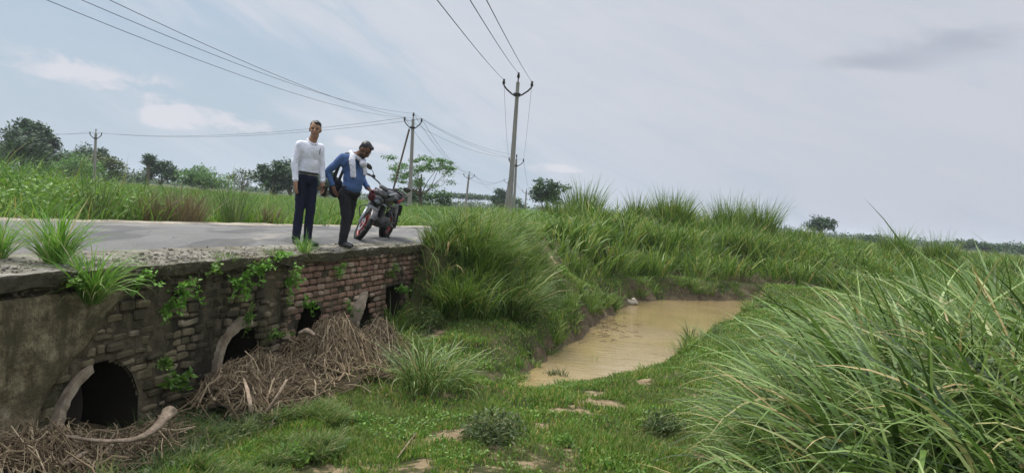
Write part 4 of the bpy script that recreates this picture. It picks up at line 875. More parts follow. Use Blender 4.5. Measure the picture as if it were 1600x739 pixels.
# ---------------------------------------------------------------- poles and wires
def pole(px, py, D, H, label, lean=(0, 0), wb=.27, wt=.17, arm=.55, yaw=0, z=None, big=False):
    p = at(px, py, D); zb = gz(p[0], p[1]) if z is None else z; t = empty('utility_pole', (p[0], p[1], zb), label=label, cat='utility pole', group='concrete utility poles')
    g = Geo(); top = np.array([lean[0]*H, lean[1]*H, H]); g.tube([(0, 0, -.6), top*.5, top], [wb*.62, (wb+wt)*.31, wt*.62], 4); g.build('shaft', M['pole'], t)
    ca, sa = math.cos(yaw), math.sin(yaw); ts = []
    g = Geo(); bz = top+[0, 0, -.55]
    g.tube([bz+[-arm*ca, -arm*sa, .38], bz+[-arm*.75*ca, -arm*.75*sa, .2], bz+[-.2*ca, -.2*sa, .0], bz+[.2*ca, .2*sa, .0], bz+[arm*.75*ca, arm*.75*sa, .2], bz+[arm*ca, arm*sa, .38]], .045, 4)
    g.box(bz+[0, 0, 0], (.3, .3, .12)); g.tube([top, top+[0, 0, .2]], .03, 5); g.build('cross_arm', M['steel'], t)
    for q in (bz+[-arm*ca, -arm*sa, .40], bz+[arm*ca, arm*sa, .40], top+[0, 0, .18]):
        g = Geo(); g.tube([q, q+[0, 0, .05], q+[0, 0, .06], q+[0, 0, .12], q+[0, 0, .13], q+[0, 0, .24]], [.04, .08, .045, .075, .045, .05], 8); g.build('insulator', M['porcelain'], t); ts.append(np.array(q)+[0, 0, .2]+[p[0], p[1], zb])
    return t, ts
def wire(a, b, sag, label, r_=.010, group='overhead power lines'):
    a = np.array(a); b = np.array(b); t = np.linspace(0, 1, 26)[:, None]; P = a*(1-t)+b*t; P[:, 2] -= (4*sag*t*(1-t))[:, 0]
    g = Geo(); g.tube(P, r_*.62, 4); return g.build('power_line', M['wire'], label=label, cat='power line', group=group)
# heights chosen from what stands above eye level
_, A = pole(795, 340, 34, 6.25, 'nearest tall concrete pole standing on the bank right of the men', (-.012, 0), .30, .17, .62, yaw=0.0)
B_, Bt = pole(640, 326, 50, 6.0, 'concrete pole left of the acacia with a slanting stay behind it', (-.035, 0), .30, .19, .55)
_, C_ = pole(148, 276, 80, 5.45, 'solitary pale concrete pole at the left of the field', (-.03, 0), .28, .20, .6, yaw=.0)
_, Dt = pole(727, 325, 110, 5.55, 'leaning concrete pole between the acacia and the big pole', (.03, 0), .34, .28, .75)
_, Et = pole(788, 328, 128, 6.0, 'thin leaning pole close behind the big pole on its left', (.06, 0), .34, .28, .8)
_, Ft = pole(783, 328, 165, 5.2, 'far thin pole leftmost of the pair behind the big pole', (.0, 0), .4, .3, .8)
_, Gt = pole(820, 331, 150, 5.1, 'far slim pole between the big pole and the round tree', (.0, 0), .4, .3, .8)
_, Ht = pole(803, 330, 66, 4.9, 'pole almost hidden behind the big pole, only its cross arm ends showing', (-.03, 0), .28, .2, .62)
_, It = pole(810, 330, 240, 4.6, 'tiniest farthest pole seen beside the big pole', (0, 0), .4, .3, .8)
g = Geo(); b0 = B_.location; g.tube([(b0[0]-1.45, 49.9, b0[2]-.3), (b0[0]-.40, 49.95, b0[2]+5.35)], .06, 6); g.build('pole_stay', M['bark'], label='dark slanting stay propped against the concrete pole by the acacia', cat='stay')
def up(px, py, D): return at(px, py, D)
nm = ['left', 'right', 'top']
for k, (px, lb) in enumerate([(690, 'leftmost wire from the big pole up over the camera'), (765, 'rightmost wire from the big pole up over the camera'), (740, 'middle wire from the top of the big pole up over the camera')]): 
    e = up(px, 0, 11.0)+(up(px, 0, 11.0)-A[k])*.35; wire(A[k], e, .10, lb, .011)
for k, (px, lb) in enumerate([(112, 'lowest wire running from the acacia pole to the upper left corner'), (165, 'middle wire running from the acacia pole to the upper left'), (205, 'highest wire running from the acacia pole to the upper left')]):
    kk = [0, 2, 1][k]; e = up(px, 0, 16.0); e = e+(e-Bt[kk])*.12; wire(Bt[kk], e, .55, lb, .012)
for k in (0, 1): wire(Bt[k], C_[k], .75, 'long level wire from the acacia pole to the solitary left pole, '+('near strand' if k else 'far strand'), .018)
for k in (0, 1): wire(C_[k], up(-60, 200-6*k, 84), .5, 'wire from the solitary left pole to the left edge, '+('near strand' if k else 'far strand'), .018)
for k in range(3): wire(Bt[k], Dt[k], 1.0, 'wire from the acacia pole to the leaning pole, %s strand' % ['left', 'right', 'top'][k], .018)
for k in range(3): wire(Dt[k], Et[k] if k != 1 else Ft[k], 1.2, 'wire beyond the leaning pole, %s strand' % ['left', 'right', 'top'][k], .024)
for k in range(3): wire(Bt[k], Ht[k], .5, 'wire from the acacia pole towards the big pole, %s strand' % ['left', 'right', 'top'][k], .014)
for k in (0, 1): wire(A[k], Ht[k], .5, 'wire hanging behind the big pole on its %s side' % nm[k], .014)
for k in (0, 1): wire(Ht[k], Gt[k], .8, 'far wire behind the big pole on the %s side' % nm[k], .02)

# ---------------------------------------------------------------- people
def cloth(name, c, rough=.85, var=.12, scale=5, fold=.45):
    def f(b):
        a = noise(scale, 3, .5); L(mixc(math_('MULTIPLY', sstep(a, .35, .7), var*2), c, tuple(v*.6 for v in c)), b.inputs['Base Color']); bump(b, noise(16, 3, .55, mapping((1, 1, .6)), 1.2), fold, .03)
    return mat(name, rough=rough, spec=.15, fn=f)
M['skin1'] = mat('brown_skin', (.31, .175, .11), .65, .2); M['skin2'] = mat('dark_skin', (.145, .072, .046), .6, .25)
M['hair'] = mat('black_hair', (.008, .007, .007), .5, .4); M['shirt_white'] = cloth('white_shirt', (.68, .68, .74)); M['trouser_navy'] = cloth('navy_trousers', (.014, .017, .032), .8, .2)
M['shirt_blue'] = cloth('blue_shirt', (.075, .125, .265)); M['trouser_black'] = cloth('charcoal_trousers', (.022, .021, .024), .8, .2); M['leather'] = mat('black_leather', (.012, .011, .011), .38, .5)
M['scarf'] = cloth('white_scarf', (.58, .57, .62)); M['strap'] = mat('grey_strap', (.06, .06, .065), .8, .2); M['bagcloth'] = cloth('black_bag_cloth', (.022, .023, .028), .75); M['maroon'] = cloth('maroon_cloth', (.075, .018, .022), .6)
M['eye'] = mat('dark_eye', (.01, .008, .008), .2, .5); M['lip'] = mat('lip', (.16, .06, .045), .5, .3)
def remesh(g, name, mt, parent, vox=.008, smooth=6, disp=0, dscale=.12):
    me = g.mesh('tmp'); o = bpy.data.objects.new('tmp', me); COL.objects.link(o)
    r_ = o.modifiers.new('r', 'REMESH'); r_.mode = 'VOXEL'; r_.voxel_size = vox
    s_ = o.modifiers.new('s', 'SMOOTH'); s_.iterations = smooth; s_.factor = .5
    dg = bpy.context.evaluated_depsgraph_get(); me2 = bpy.data.meshes.new_from_object(o.evaluated_get(dg)); bpy.data.objects.remove(o)
    if disp:
        n = len(me2.vertices); co = np.zeros(n*3); me2.vertices.foreach_get('co', co); co = co.reshape(-1, 3); no = np.zeros(n*3); me2.vertices.foreach_get('normal', no); no = no.reshape(-1, 3)
        a = (fbm(co[:, 0]/dscale+co[:, 1]/dscale, co[:, 2]/dscale*1.6+co[:, 0]/dscale*.8, 3, 7)-.45); co = co+no*(a*disp*2)[:, None]; me2.vertices.foreach_set('co', co.ravel())
    me2.name = name; me2.materials.clear(); me2.materials.append(mt)
    me2.polygons.foreach_set('use_smooth', np.ones(len(me2.polygons), bool)); me2.update()
    ob = bpy.data.objects.new(name, me2); COL.objects.link(ob); ob.parent = parent; return ob
def hand(g, wr, dirv, palmn, side=1, curl=.5, s=1.0):
    """palm and five fingers: dirv along the hand, palmn out of the palm, side = where the thumb leaves"""
    dirv = np.array(dirv, float)/np.linalg.norm(dirv); palmn = np.array(palmn, float); palmn -= dirv*(palmn@dirv); palmn /= np.linalg.norm(palmn); sd_ = np.cross(dirv, palmn)*side; wr = np.array(wr, float)
    g.cap(wr, wr+dirv*.03, .026*s, .03*s); 
    for k in range(4): o_ = sd_*(.028-.019*k)*s; g.cap(wr+dirv*.015+o_*.7, wr+dirv*.085*s+o_, .014*s, .012*s)
    for k, ln in enumerate((.070, .078, .073, .058)):
        o_ = sd_*(.030-.020*k)*s; p = wr+dirv*.088*s+o_; d_ = dirv.copy()
        for j in range(3):
            ang = curl*(.5+.5*j); c_, s_ = math.cos(ang), math.sin(ang); d2 = dirv*c_+palmn*s_; q = p+d2*ln*s*(.42, .32, .26)[j]; g.cap(p, q, (.0095-.001*j)*s, (.0088-.001*j)*s); p = q
    p = wr+dirv*.025+sd_*.03*s; q = p+(dirv*.6+sd_*.7+palmn*.25)*.04*s; g.cap(p, q, .013*s, .011*s); g.cap(q, q+(dirv*.9+sd_*.2+palmn*.3)*.038*s, .0105*s, .009*s)
def person(loc, yaw, J, label, skin, top, low, hgt=1.0, belly=0, headdir=(1, 0, 0), headup=(0, 0, 1), hairline=.0, beard=False, girth=1.0, hands=None):
    t = empty('person', loc, yaw, label=label, cat='person'); J = {k: np.array(v, float) for k, v in J.items()}; V = lambda k: J[k]
    hd = np.array(headdir, float); hd /= np.linalg.norm(hd); hu = np.array(headup, float); hu -= hd*(hu@hd); hu /= np.linalg.norm(hu); hs = np.cross(hu, hd); HM = np.stack([hd, hs, hu], 1); hc = V('head')
    H = lambda f_, s_, u_: hc+HM@np.array([f_, s_, u_])
    g = Geo()
    # head, face, ears, neck
    g.ell(H(-.008, 0, .028), (.092, .074, .092), HM); g.ell(H(.018, 0, -.035), (.068, .056, .075), HM); g.ell(H(.045, 0, -.085), (.032, .034, .026), HM)
    g.ell(H(.058, 0, .028), (.024, .055, .024), HM); g.cap(H(.082, 0, .012), H(.104, 0, -.022), .009, .014, 8); g.ell(H(.074, 0, -.052), (.018, .026, .012), HM)
    for s_ in (-1, 1): g.ell(H(.062, s_*.036, -.022), (.019, .022, .02), HM); g.ell(H(-.008, s_*.076, -.002), (.02, .010, .034), HM)
    g.cap(V('neck')+[-.005, 0, -.02], H(-.018, 0, -.07), .060, .056)
    g.cap(V('chest'), V('pelvis'), .075, .08, 14)
    for s_ in 'LR': g.cap(V('neck')-[0, 0, .06], V('sh'+s_), .05, .05)
    for s_ in 'LR':
        g.cap(V('sh'+s_), V('el'+s_), .044, .036); g.cap(V('el'+s_), V('wr'+s_), .036, .023)
        g.cap(V('hip'+s_), V('kn'+s_), .075, .048); g.cap(V('kn'+s_), V('an'+s_), .048, .036)
        a, b, c = (hands or {}).get(s_, ((.1, 0, -1), (0, -1 if s_ == 'L' else 1, 0), .45)); hand(g, V('wr'+s_), a, b, 1 if s_ == 'L' else -1, c)
    body = remesh(g, 'body', skin, t, .006, 3)
    # hair
    g = Geo(); g.ell(H(-.026, 0, .052), (.090, .080, .080), HM); g.ell(H(-.045, 0, .005), (.062, .077, .075), HM); g.ell(H(.03, .02, .092), (.052, .05, .026), HM)
    hair = remesh(g, 'hair', M['hair'], t, .008, 3, .006, .02)
    if beard: g = Geo(); g.ell(H(.045, 0, -.086), (.034, .038, .028), HM); g.ell(H(.080, 0, -.040), (.012, .024, .006), HM); [g.ell(H(.03, s_*.043, -.06), (.035, .010, .028), HM) for s_ in (-1, 1)]; g.build('beard', M['hair'], t, smooth=True)
    for s_ in (-1, 1):
        g = Geo(); g.ell(H(.0835, s_*.031, .004), (.006, .012, .006), HM); g.build('eye', M['eye'], t, smooth=True)
        g = Geo(); g.cap(H(.0885, s_*.016, .024), H(.078, s_*.050, .026), .0045, .0035, 6); g.build('eyebrow', M['hair'], t, smooth=True)
    g = Geo(); g.ell(H(.088, 0, -.055), (.006, .022, .0055), HM); g.build('mouth', M['lip'], t, smooth=True)
    # shirt
    g = Geo(); P_, C_1 = V('pelvis'), V('chest'); k = girth
    side = V('shL')-V('shR'); side /= np.linalg.norm(side); ax = C_1-P_; ax /= np.linalg.norm(ax); fr = np.cross(side, ax); BM = np.stack([fr, side, ax], 1)
    g.ell(C_1+BM@np.array([.0, 0, .02]), (.115*k, .165*k, .18), BM, 18); g.ell((C_1+P_)/2+BM@np.array([.01+belly*.5, 0, 0]), ((.105+belly*.55)*k, .145*k, .19), BM, 18); g.ell(P_+BM@np.array([belly*.55, 0, .055]), ((.108+belly*.4)*k, .148*k, .13), BM, 18)
    for s_ in 'LR': g.cap(V('neck')-ax*.06, V('sh'+s_)-ax*.005, .062, .066); g.cap(V('sh'+s_), V('el'+s_), .066, .052); g.cap(V('el'+s_), V('el'+s_)*.13+V('wr'+s_)*.87, .052, .039); g.ell(V('sh'+s_)*.8+C_1*.2-ax*.03, (.085, .075, .09))
    g.cap(V('neck')-ax*.075, V('neck')-ax*.035, .075, .060)
    sh = remesh(g, 'shirt', top, t, .009, 8, .009, .16)
    g = Geo(); nk = V('neck')
    for a0, a1 in ((.15, 1.9), (-1.9, -.15)):
        P2 = [nk+BM@np.array([.074*math.cos(a), .066*math.sin(a), .000-.045*math.cos(a)]) for a in np.linspace(a0, a1, 8)]; g.tube(P2, .011, 6)
    g.build('collar', top, t, smooth=True)
    for s_ in 'LR':
        g = Geo(); d_ = V('wr'+s_)-V('el'+s_); g.tube([V('el'+s_)+d_*.82, V('el'+s_)+d_*.94], [.041, .040], 12); g.build('cuff', top, t, smooth=True)
    # trousers
    g = Geo(); 
    g.ell(P_+BM@np.array([.005+belly*.1, 0, -.04]), ((.115+belly*.3)*k, .155*k, .10), BM, 18)
    for s_ in 'LR':
        g.ell(V('hip'+s_)+[-.03, 0, -.02], (.09*k, .085*k, .12)); g.cap(V('hip'+s_), V('kn'+s_), .092*k, .070*k, 14); g.cap(V('kn'+s_), V('an'+s_)+[0, 0, .00], .069*k, .060*k, 14)
        g.ell(V('kn'+s_)*.75+V('an'+s_)*.25+[-.012, 0, 0], (.066*k, .062*k, .13))
    remesh(g, 'trousers', low, t, .009, 5, .009, .09)
    g = Geo(); cc = P_+BM@np.array([.012+belly*.22, 0, .035]); P2 = [cc+BM@np.array([(.098+belly*.1)*k*math.cos(a), .136*k*math.sin(a), 0]) for a in np.linspace(0, 2*math.pi, 25)]; g.tube(P2, .018, 6); g.build('belt', M['leather'], t, smooth=True)
    for s_ in 'LR':
        fa = J['ft'+s_][0]; c_, sn = math.cos(fa), math.sin(fa); F2 = np.array([c_, sn, 0]); a = V('an'+s_).copy(); a[2] = 0; g = Geo()
        g.cap(a+F2*-.035+[0, 0, .042], a+F2*.06+[0, 0, .045], .040, .042, 12, sq=None); g.cap(a+F2*.06+[0, 0, .038], a+F2*.165+[0, 0, .030], .043, .030, 12); g.cap(a+[0, 0, .05], a+[0, 0, .10], .042, .040)
        v = remesh(g, 'shoe', M['leather'], t, .007, 3)
        co = np.zeros(len(v.data.vertices)*3); v.data.vertices.foreach_get('co', co); co = co.reshape(-1, 3); co[:, 2] = np.maximum(co[:, 2], 0.0); v.data.vertices.foreach_set('co', co.ravel())
    return t
BZ = -.012
# man in white: faces right and towards the camera
F1 = onz(469, 384, BZ)
J1 = dict(head=(.125, 0, 1.598), neck=(.07, 0, 1.445), chest=(.045, 0, 1.26), pelvis=(.02, 0, .97), shL=(.04, .15, 1.365), shR=(.02, -.15, 1.375), elL=(.05, .19, 1.11), elR=(-.01, -.20, 1.115), wrL=(.12, .185, .88), wrR=(.05, -.20, .865),
          hipL=(.015, .075, .91), hipR=(.0, -.075, .91), knL=(.03, .075, .49), knR=(-.015, -.07, .49), anL=(.01, .07, .08), anR=(-.05, -.07, .08), ftL=(.35, 0, 0), ftR=(-.3, 0, 0))
yaw1 = R(-42)
man1 = person((F1[0]+.01, F1[1]+.05, BZ+.006), yaw1, J1, 'man in white shirt and dark navy trousers standing on the bridge looking at the camera', M['skin1'], M['shirt_white'], M['trouser_navy'], headdir=(.80, -.62, -.06), headup=(.10, -.05, 1), girth=.95); man1.scale = (.985, .985, .985)
o = Geo().box((0, 0, 0), (.012, .075, .15), bev=.008).build('mobile_phone', M['leather'], label='black phone held in the hand of the man in white', cat='phone')
mw = Matrix.Translation((F1[0]+.01, F1[1]+.05, BZ+.006)) @ Matrix.Rotation(yaw1, 4, 'Z'); o.matrix_world = mw @ Matrix.Scale(.985, 4) @ Matrix.Translation((.15, .20, .77)) @ Matrix.Rotation(.3, 4, 'Y')
pn = Geo().cap((.158, .075, 1.27), (.162, .077, 1.35), .005, .005, 6).build('pen', M['trouser_navy'], man1)
# man in blue: bends forward, one hand on his hip
F2_ = onz(530, 385, BZ)
J2 = dict(head=(.315, 0, 1.42), neck=(.165, 0, 1.35), chest=(.10, 0, 1.15), pelvis=(.085, 0, .84), shL=(.12, .17, 1.275), shR=(.06, -.175, 1.29), elL=(.10, .24, 1.02), elR=(-.13, -.26, 1.07), wrL=(.28, .17, .88), wrR=(-.045, -.215, .865),
          hipL=(.06, .08, .77), hipR=(.07, -.08, .77), knL=(.035, .08, .43), knR=(.12, -.08, .43), anL=(-.05, .08, .08), anR=(.10, -.09, .08), ftL=(.1, 0, 0), ftR=(-.15, 0, 0))
yaw2 = R(-28); base2 = (F2_[0]+.05, F2_[1]-.10, BZ+.006)
man2 = person(base2, yaw2, J2, 'man in blue shirt with a white scarf bending forward to look down at the water', M['skin2'], M['shirt_blue'], M['trouser_black'], belly=.08, headdir=(.72, -.05, -.69), headup=(.69, 0, .72), beard=True, girth=1.03,
              hands={'R': ((.45, .05, -.9), (.4, 1, 0), .5), 'L': ((.9, -.3, -.3), (0, -.2, -1), .9)})
man2.scale = (.965, .965, .965)
# scarf round the neck with both ends on the chest
g = Geo(); nk = np.array(J2['neck'])
P2 = [nk+np.array([.085*math.cos(a)-.005, .085*math.sin(a), -.012-.05*math.cos(a)]) for a in np.linspace(-2.9, 2.9, 16)]; g.tube(P2, .032, 8)
g.tube([nk+[.02, -.10, .0], nk+[.045, -.15, -.09], nk+[.075, -.155, -.19], nk+[.085, -.15, -.29], nk+[.09, -.15, -.34]], [.05, .05, .048, .046, .044], 8, sq=.4)
g.tube([nk+[.07, .05, -.05], nk+[.11, -.0, -.11], nk+[.14, -.03, -.16]], [.035, .045, .04], 8); g.ell(nk+[.14, -.01, -.13], (.055, .06, .05)); g.tube([nk+[.14, .0, -.14], nk+[.16, .02, -.22], nk+[.155, .02, -.29]], [.04, .045, .03], 8, sq=.6)
remesh(g, 'scarf', M['scarf'], man2, .008, 5, .008, .05)
# shoulder bag behind his hip with its strap across the shoulder
b0 = Geo(); b0.ell((-.125, -.06, .86), (.085, .13, .15)); b0.box((-.13, -.06, .84), (.13, .22, .2), bev=.04); bag = remesh(b0, 'shoulder_bag', M['bagcloth'], None, .009, 4, .01, .08)
bag.matrix_world = Matrix.Translation(base2) @ Matrix.Rotation(yaw2, 4, 'Z') @ Matrix.Scale(.965, 4); tag(bag, 'small black shoulder bag hanging behind the hip of the man in blue', 'bag')
g = Geo(); g.tube([(-.12, -.12, .93), (-.07, -.16, 1.03), (-.01, -.185, 1.13), (.04, -.175, 1.25), (.09, -.14, 1.345), (.11, -.08, 1.36), (.05, -.06, 1.29), (-.02, -.05, 1.12), (-.08, -.05, .98)], .026, 8, sq=.45); g.build('strap', M['strap'], bag, smooth=True)
g = Geo(); g.ell((.39, .13, .77), (.055, .05, .075)); g.cap((.36, .14, .83), (.42, .12, .84), .026, .026); mb = remesh(g, 'pouch', M['maroon'], None, .008, 3, .012, .05)
mb.matrix_world = Matrix.Translation(base2) @ Matrix.Rotation(yaw2, 4, 'Z') @ Matrix.Scale(.965, 4); tag(mb, 'dark maroon cloth pouch held in the lowered hand of the man in blue', 'pouch')

# ---------------------------------------------------------------- motorcycle: x forward, y left, z up
M['tyre'] = mat('tyre_rubber', (.018, .017, .016), .8, .2, fn=lambda b: bump(b, noise(90, 2), .6, .01)); M['rim_red'] = mat('red_rim', (.24, .022, .016), .4, .5)
def dusty(c, rough=.35): 
    return lambda b: (L(mixc(math_('MULTIPLY', sstep(noise(9, 5, .6), .42, .75), .35), c, (.16, .14, .11)), b.inputs['Base Color']))
M['mblack'] = mat('black_paint', rough=.35, spec=.5, fn=dusty((.015, .015, .017))); M['mgrey'] = mat('grey_paint', rough=.35, spec=.4, fn=dusty((.045, .05, .06))); M['msilver'] = mat('silver_paint', (.26, .27, .28), .35, .5, .3)
M['mred'] = mat('red_paint', (.35, .02, .025), .35, .5); M['mglass'] = mat('lamp_glass', (.16, .18, .20), .08, .8, .2); M['engine'] = mat('engine_metal', rough=.5, spec=.4, metal=.4, fn=dusty((.05, .05, .052))); M['mirror'] = mat('mirror_glass', (.35, .38, .4), .03, .9, .9); M['seat'] = mat('seat_vinyl', (.018, .018, .02), .55, .3)
bike = empty('motorcycle', label='dusty black and grey motorcycle with red wheel rims leaning on its side stand', cat='motorcycle')
fr = np.array([-.15, -.99]); fr /= np.linalg.norm(fr); RC = onz(598, 374, -.014); ang = math.atan2(fr[1], fr[0])
bike.matrix_world = Matrix.Translation((RC[0], RC[1], -.014)) @ Matrix.Rotation(ang, 4, 'Z') @ Matrix.Rotation(R(-14), 4, 'X') @ Matrix.Scale(.95, 4)
hp = np.array([1.00, 0, .90]); RAKE = R(26); axd = np.array([-math.sin(RAKE), 0, math.cos(RAKE)]); fa = hp-axd*.0+np.array([0, 0, 0]); FAX = np.array([1.33, 0, .30])
SM = Matrix.Translation(hp) @ Matrix.Rotation(R(34), 4, Vector(axd)) @ Matrix.Translation(-Vector(hp))
def wheel(c, wd, name, X=None, disc=True):
    c = np.array(c); g = Geo(); th = np.linspace(0, 2*math.pi, 41)
    g.tube([c+[(.30-wd*.5)*math.cos(t), 0, (.30-wd*.5)*math.sin(t)] for t in th], wd*.5, 10); 
    w_ = empty(name); w_.parent = bike
    if X is not None: g.xf(X)
    g.build('tyre', M['tyre'], w_, smooth=True)
    g = Geo(); ri = .30-wd*.95; g.tube([c+[ri*math.cos(t), 0, ri*math.sin(t)] for t in th], wd*.26, 8)
    g.tube([c+[0, -.07, 0], c+[0, .07, 0]], .035, 10)
    for k in range(5):
        a = k*2*math.pi/5+.3
        for e in (-.16, .16): g.tube([c+[.03*math.cos(a), 0, .03*math.sin(a)], c+[ri*math.cos(a+e), 0, ri*math.sin(a+e)]], [.014, .010], 5)
    if X is not None: g.xf(X)
    g.build('rim', M['rim_red'], w_, smooth=True)
    if disc:
        g = Geo(); V = []
        for r_ in (.07, .125):
            for t in th[:-1]: V.append(c+[r_*math.cos(t), -.055, r_*math.sin(t)])
        j = np.arange(40); g.add(V, np.stack([j, (j+1) % 40, 40+(j+1) % 40, 40+j], 1)); 
        if X is not None: g.xf(X)
        g.build('brake_disc', M['msilver'], w_)
wheel(FAX, .095, 'front_wheel', SM); wheel((0, 0, .30), .13, 'rear_wheel')
def part(name, m_, fn, steer=False, smooth=True):
    g = Geo(); fn(g)
    if steer: g.xf(SM)
    return g.build(name, M[m_], bike, smooth=smooth)
def f_(g):
    for s_ in (-1, 1): b = hp+[0, s_*.10, .03]; g.tube([FAX+[-.02, s_*.10, 0], FAX*.55+(b)*.45+[0, s_*.045, 0]], .028, 10); g.tube([FAX*.55+b*.45+[0, s_*.045, 0], b-axd*.05], .021, 10)
part('fork', 'msilver', f_, True)
part('fork_clamp', 'mblack', lambda g: (g.box(hp+[.02, 0, .02], (.09, .24, .045), bev=.01), g.box(hp-axd*.2+[.02, 0, 0], (.09, .24, .045), bev=.01)), True)
def f_(g):
    V = []
    for a in np.linspace(R(35), R(135), 15):
        for y, rr in ((-.055, .315), (-.04, .332), (0, .338), (.04, .332), (.055, .315)): V.append(FAX+[rr*math.cos(a), y, rr*math.sin(a)])
    q = [(i*5+k, i*5+k+1, i*5+k+6, i*5+k+5) for i in range(14) for k in range(4)]; g.add(V, q); V = np.array(V)
    for s_ in (-1, 1): g.tube([FAX+[-.02, s_*.075, .10], FAX+[-.05, s_*.065, .31]], .010, 6)
part('front_mudguard', 'mblack', f_, True)
def f_(g): g.ell(hp+[.13, 0, -.13], (.09, .115, .10)); g.box(hp+[.10, 0, -.02], (.12, .24, .12), rotm('Y', .45), bev=.03); g.box(hp+[.15, 0, -.235], (.06, .17, .05), bev=.02)
part('headlight_fairing', 'mblack', f_, True)
part('headlight', 'mglass', lambda g: g.ell(hp+[.175, 0, -.14], (.05, .075, .052)), True)
part('number_plate', 'msilver', lambda g: g.box(hp+[.20, 0, -.28], (.008, .17, .06), rotm('Y', -.3), bev=.004), True, False)
def f_(g):
    c = hp+[-.02, 0, .09]
    g.tube([c+[-.13, -.37, .05], c+[-.07, -.27, .07], c+[.02, -.12, .05], c+[.03, 0, .0], c+[.02, .12, .05], c+[-.07, .27, .07], c+[-.13, .37, .05]], .013, 8)
    for s_ in (-1, 1): g.tube([c+[-.02, s_*.20, .085], c+[-.02, s_*.36, .07]], .006, 5); g.box(c+[-.07, s_*.235, .09], (.05, .06, .05), rotm('Z', s_*.4), bev=.01)
part('handlebar', 'mblack', f_, True)
for s_ in (-1, 1):
    c = hp+[-.02, 0, .09]
    part('grip', 'seat', lambda g: g.tube([c+[-.085, s_*.28, .07], c+[-.135, s_*.40, .05]], .019, 8), True)
    def f_(g): g.tube([c+[-.05, s_*.24, .10], c+[-.03, s_*.29, .15], c+[-.05, s_*.34, .175]], .006, 6); g.ell(c+[-.05, s_*.40, .19], (.016, .075, .042), rotm('X', s_*.25))
    part('mirror', 'mblack', f_, True)
    part('front_indicator', 'mglass', lambda g: g.cap(hp+[.09, s_*.13, -.15], hp+[.09, s_*.19, -.15], .012, .020, 8), True)
part('instrument_panel', 'mblack', lambda g: g.box(hp+[.05, 0, .10], (.10, .18, .05), rotm('Y', .5), bev=.02), True)
def f_(g):
    for s_ in (-1, 1): g.tube([hp-axd*.05, (.80, s_*.10, .74), (.45, s_*.13, .68), (.15, s_*.12, .72), (-.15, s_*.08, .80)], .02, 8); g.tube([(.45, s_*.12, .68), (.40, s_*.12, .40), (.02, s_*.10, .30)], .022, 8)
    g.tube([hp-axd*.2, (.92, 0, .55), (.80, 0, .32)], .024, 8)
part('frame', 'mblack', f_)
def f_(g): g.ell((.66, 0, .86), (.27, .155, .125), rotm('Y', .10)); g.ell((.78, 0, .88), (.17, .15, .11)); g.box((.50, 0, .84), (.18, .2, .12), bev=.05)
tank = remesh((lambda g: (f_(g), g)[1])(Geo()), 'fuel_tank', M['mgrey'], bike, .012, 4)
for s_ in (-1, 1):
    def f_(g): g.box((.86, s_*.16, .78), (.28, .03, .16), rotm('Y', .35)@rotm('Z', -s_*.22), bev=.013); g.box((.74, s_*.165, .70), (.24, .025, .07), rotm('Y', .35), bev=.01)
    part('tank_shroud', 'mblack', f_)
    part('tank_stripe', 'msilver' if s_ > 0 else 'mred', lambda g: g.cap((.90, s_*.150, .90), (.58, s_*.150, .935), .018, .012, 8))
    part('side_panel', 'mgrey', lambda g: g.box((.24, s_*.125, .66), (.26, .03, .15), rotm('Y', .2), bev=.013))
    part('foot_peg', 'engine', lambda g: (g.tube([(.42, s_*.12, .33), (.42, s_*.27, .32)], .013, 6), g.tube([(.10, s_*.12, .42), (.08, s_*.24, .44)], .010, 6)))
    part('rear_shock', 'msilver', lambda g: g.tube([(.02, s_*.12, .34), (.14, s_*.12, .68)], .024, 8))
    part('rear_indicator', 'mglass', lambda g: g.cap((-.30, s_*.10, .74), (-.31, s_*.17, .74), .010, .018, 8))
    part('leg_guard', 'engine', lambda g: g.tube([(.82, s_*.08, .62), (.84, s_*.26, .60), (.86, s_*.33, .52), (.84, s_*.28, .38), (.80, s_*.08, .34)], .012, 7))
part('seat', 'seat', lambda g: (g.box((.30, 0, .82), (.38, .24, .09), rotm('Y', .08), bev=.04), g.box((-.03, 0, .875), (.36, .20, .085), rotm('Y', .14), bev=.04)))
part('tail_panel', 'mblack', lambda g: g.box((-.10, 0, .80), (.42, .19, .10), rotm('Y', .2), bev=.04)); part('tail_accent', 'mred', lambda g: [g.box((.02, s_*.105, .80), (.30, .012, .05), rotm('Y', .2), bev=.005) for s_ in (-1, 1)])
part('tail_lamp', 'mred', lambda g: g.box((-.33, 0, .84), (.05, .13, .05), bev=.015)); part('grab_rail', 'engine', lambda g: g.tube([(-.08, .13, .88), (-.30, .12, .93), (-.33, 0, .935), (-.30, -.12, .93), (-.08, -.13, .88)], .012, 7))
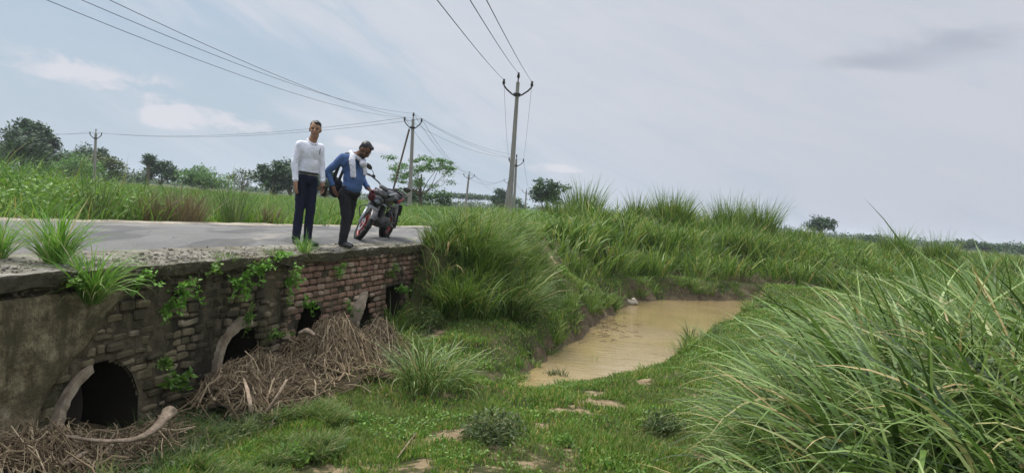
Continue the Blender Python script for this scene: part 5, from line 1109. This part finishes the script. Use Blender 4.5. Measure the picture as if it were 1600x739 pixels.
def f_(g):
    V = []
    for a in np.linspace(R(60), R(190), 12):
        for y, rr in ((-.075, .33), (0, .36), (.075, .33)): V.append((rr*math.cos(a), y, .30+rr*math.sin(a)))
    g.add(V, [(i*3+k, i*3+k+1, i*3+k+4, i*3+k+3) for i in range(11) for k in range(2)]); g.box((-.34, 0, .60), (.02, .16, .22), rotm('Y', .3), bev=.008)
part('rear_mudguard', 'mblack', f_)
def f_(g):
    g.box((.62, 0, .38), (.32, .24, .22), bev=.05); g.tube([(.55, -.17, .38), (.55, .17, .38)], .10, 16); g.tube([(.70, -.14, .36), (.70, .14, .36)], .075, 14); ax2 = np.array([.35, 0, .94])
    for k in range(8): g.box(np.array([.70, 0, .49])+ax2*.026*k, (.16, .17, .014), rotm('Y', .36), bev=.004)
    g.box((.79, 0, .70), (.12, .12, .08), rotm('Y', .36), bev=.02)
part('engine', 'engine', f_)
part('exhaust', 'engine', lambda g: (g.tube([(.80, -.05, .58), (.90, -.08, .50), (.86, -.12, .30), (.60, -.15, .24), (.25, -.16, .26)], .022, 8), g.tube([(.25, -.17, .26), (-.05, -.19, .34), (-.25, -.20, .40)], [.035, .052, .045], 10)))
part('swing_arm', 'engine', lambda g: [g.tube([(.40, s_*.10, .36), (.0, s_*.10, .30)], .022, 6, sq=.7) for s_ in (-1, 1)]); part('chain_cover', 'mblack', lambda g: g.box((.20, .12, .37), (.42, .025, .06), rotm('Y', .1), bev=.01))
part('side_stand', 'engine', lambda g: g.tube([(.42, .10, .30), (.36, .24, .075)], .013, 6)); part('kick_lever', 'engine', lambda g: g.tube([(.50, -.17, .38), (.46, -.22, .52), (.46, -.28, .54)], .010, 6))
part('radiator_cover', 'mblack', lambda g: g.box((.93, 0, .42), (.10, .20, .12), rotm('Y', -.5), bev=.03))

# ---------------------------------------------------------------- thin moist air
hm = bpy.data.materials.new('thin_haze'); hm.use_nodes = True; nt = hm.node_tree; nt.nodes.clear(); o_ = nt.nodes.new('ShaderNodeOutputMaterial'); v = nt.nodes.new('ShaderNodeVolumePrincipled')
v.inputs['Color'].default_value = (.86, .92, 1, 1); v.inputs['Density'].default_value = .0004; v.inputs['Anisotropy'].default_value = .2; nt.links.new(v.outputs[0], o_.inputs['Volume'])
Geo().box((0, 2800, 5), (7100, 6500, 18)).build('haze', hm, label='thin pale haze over the fields', cat='haze', kind='stuff')
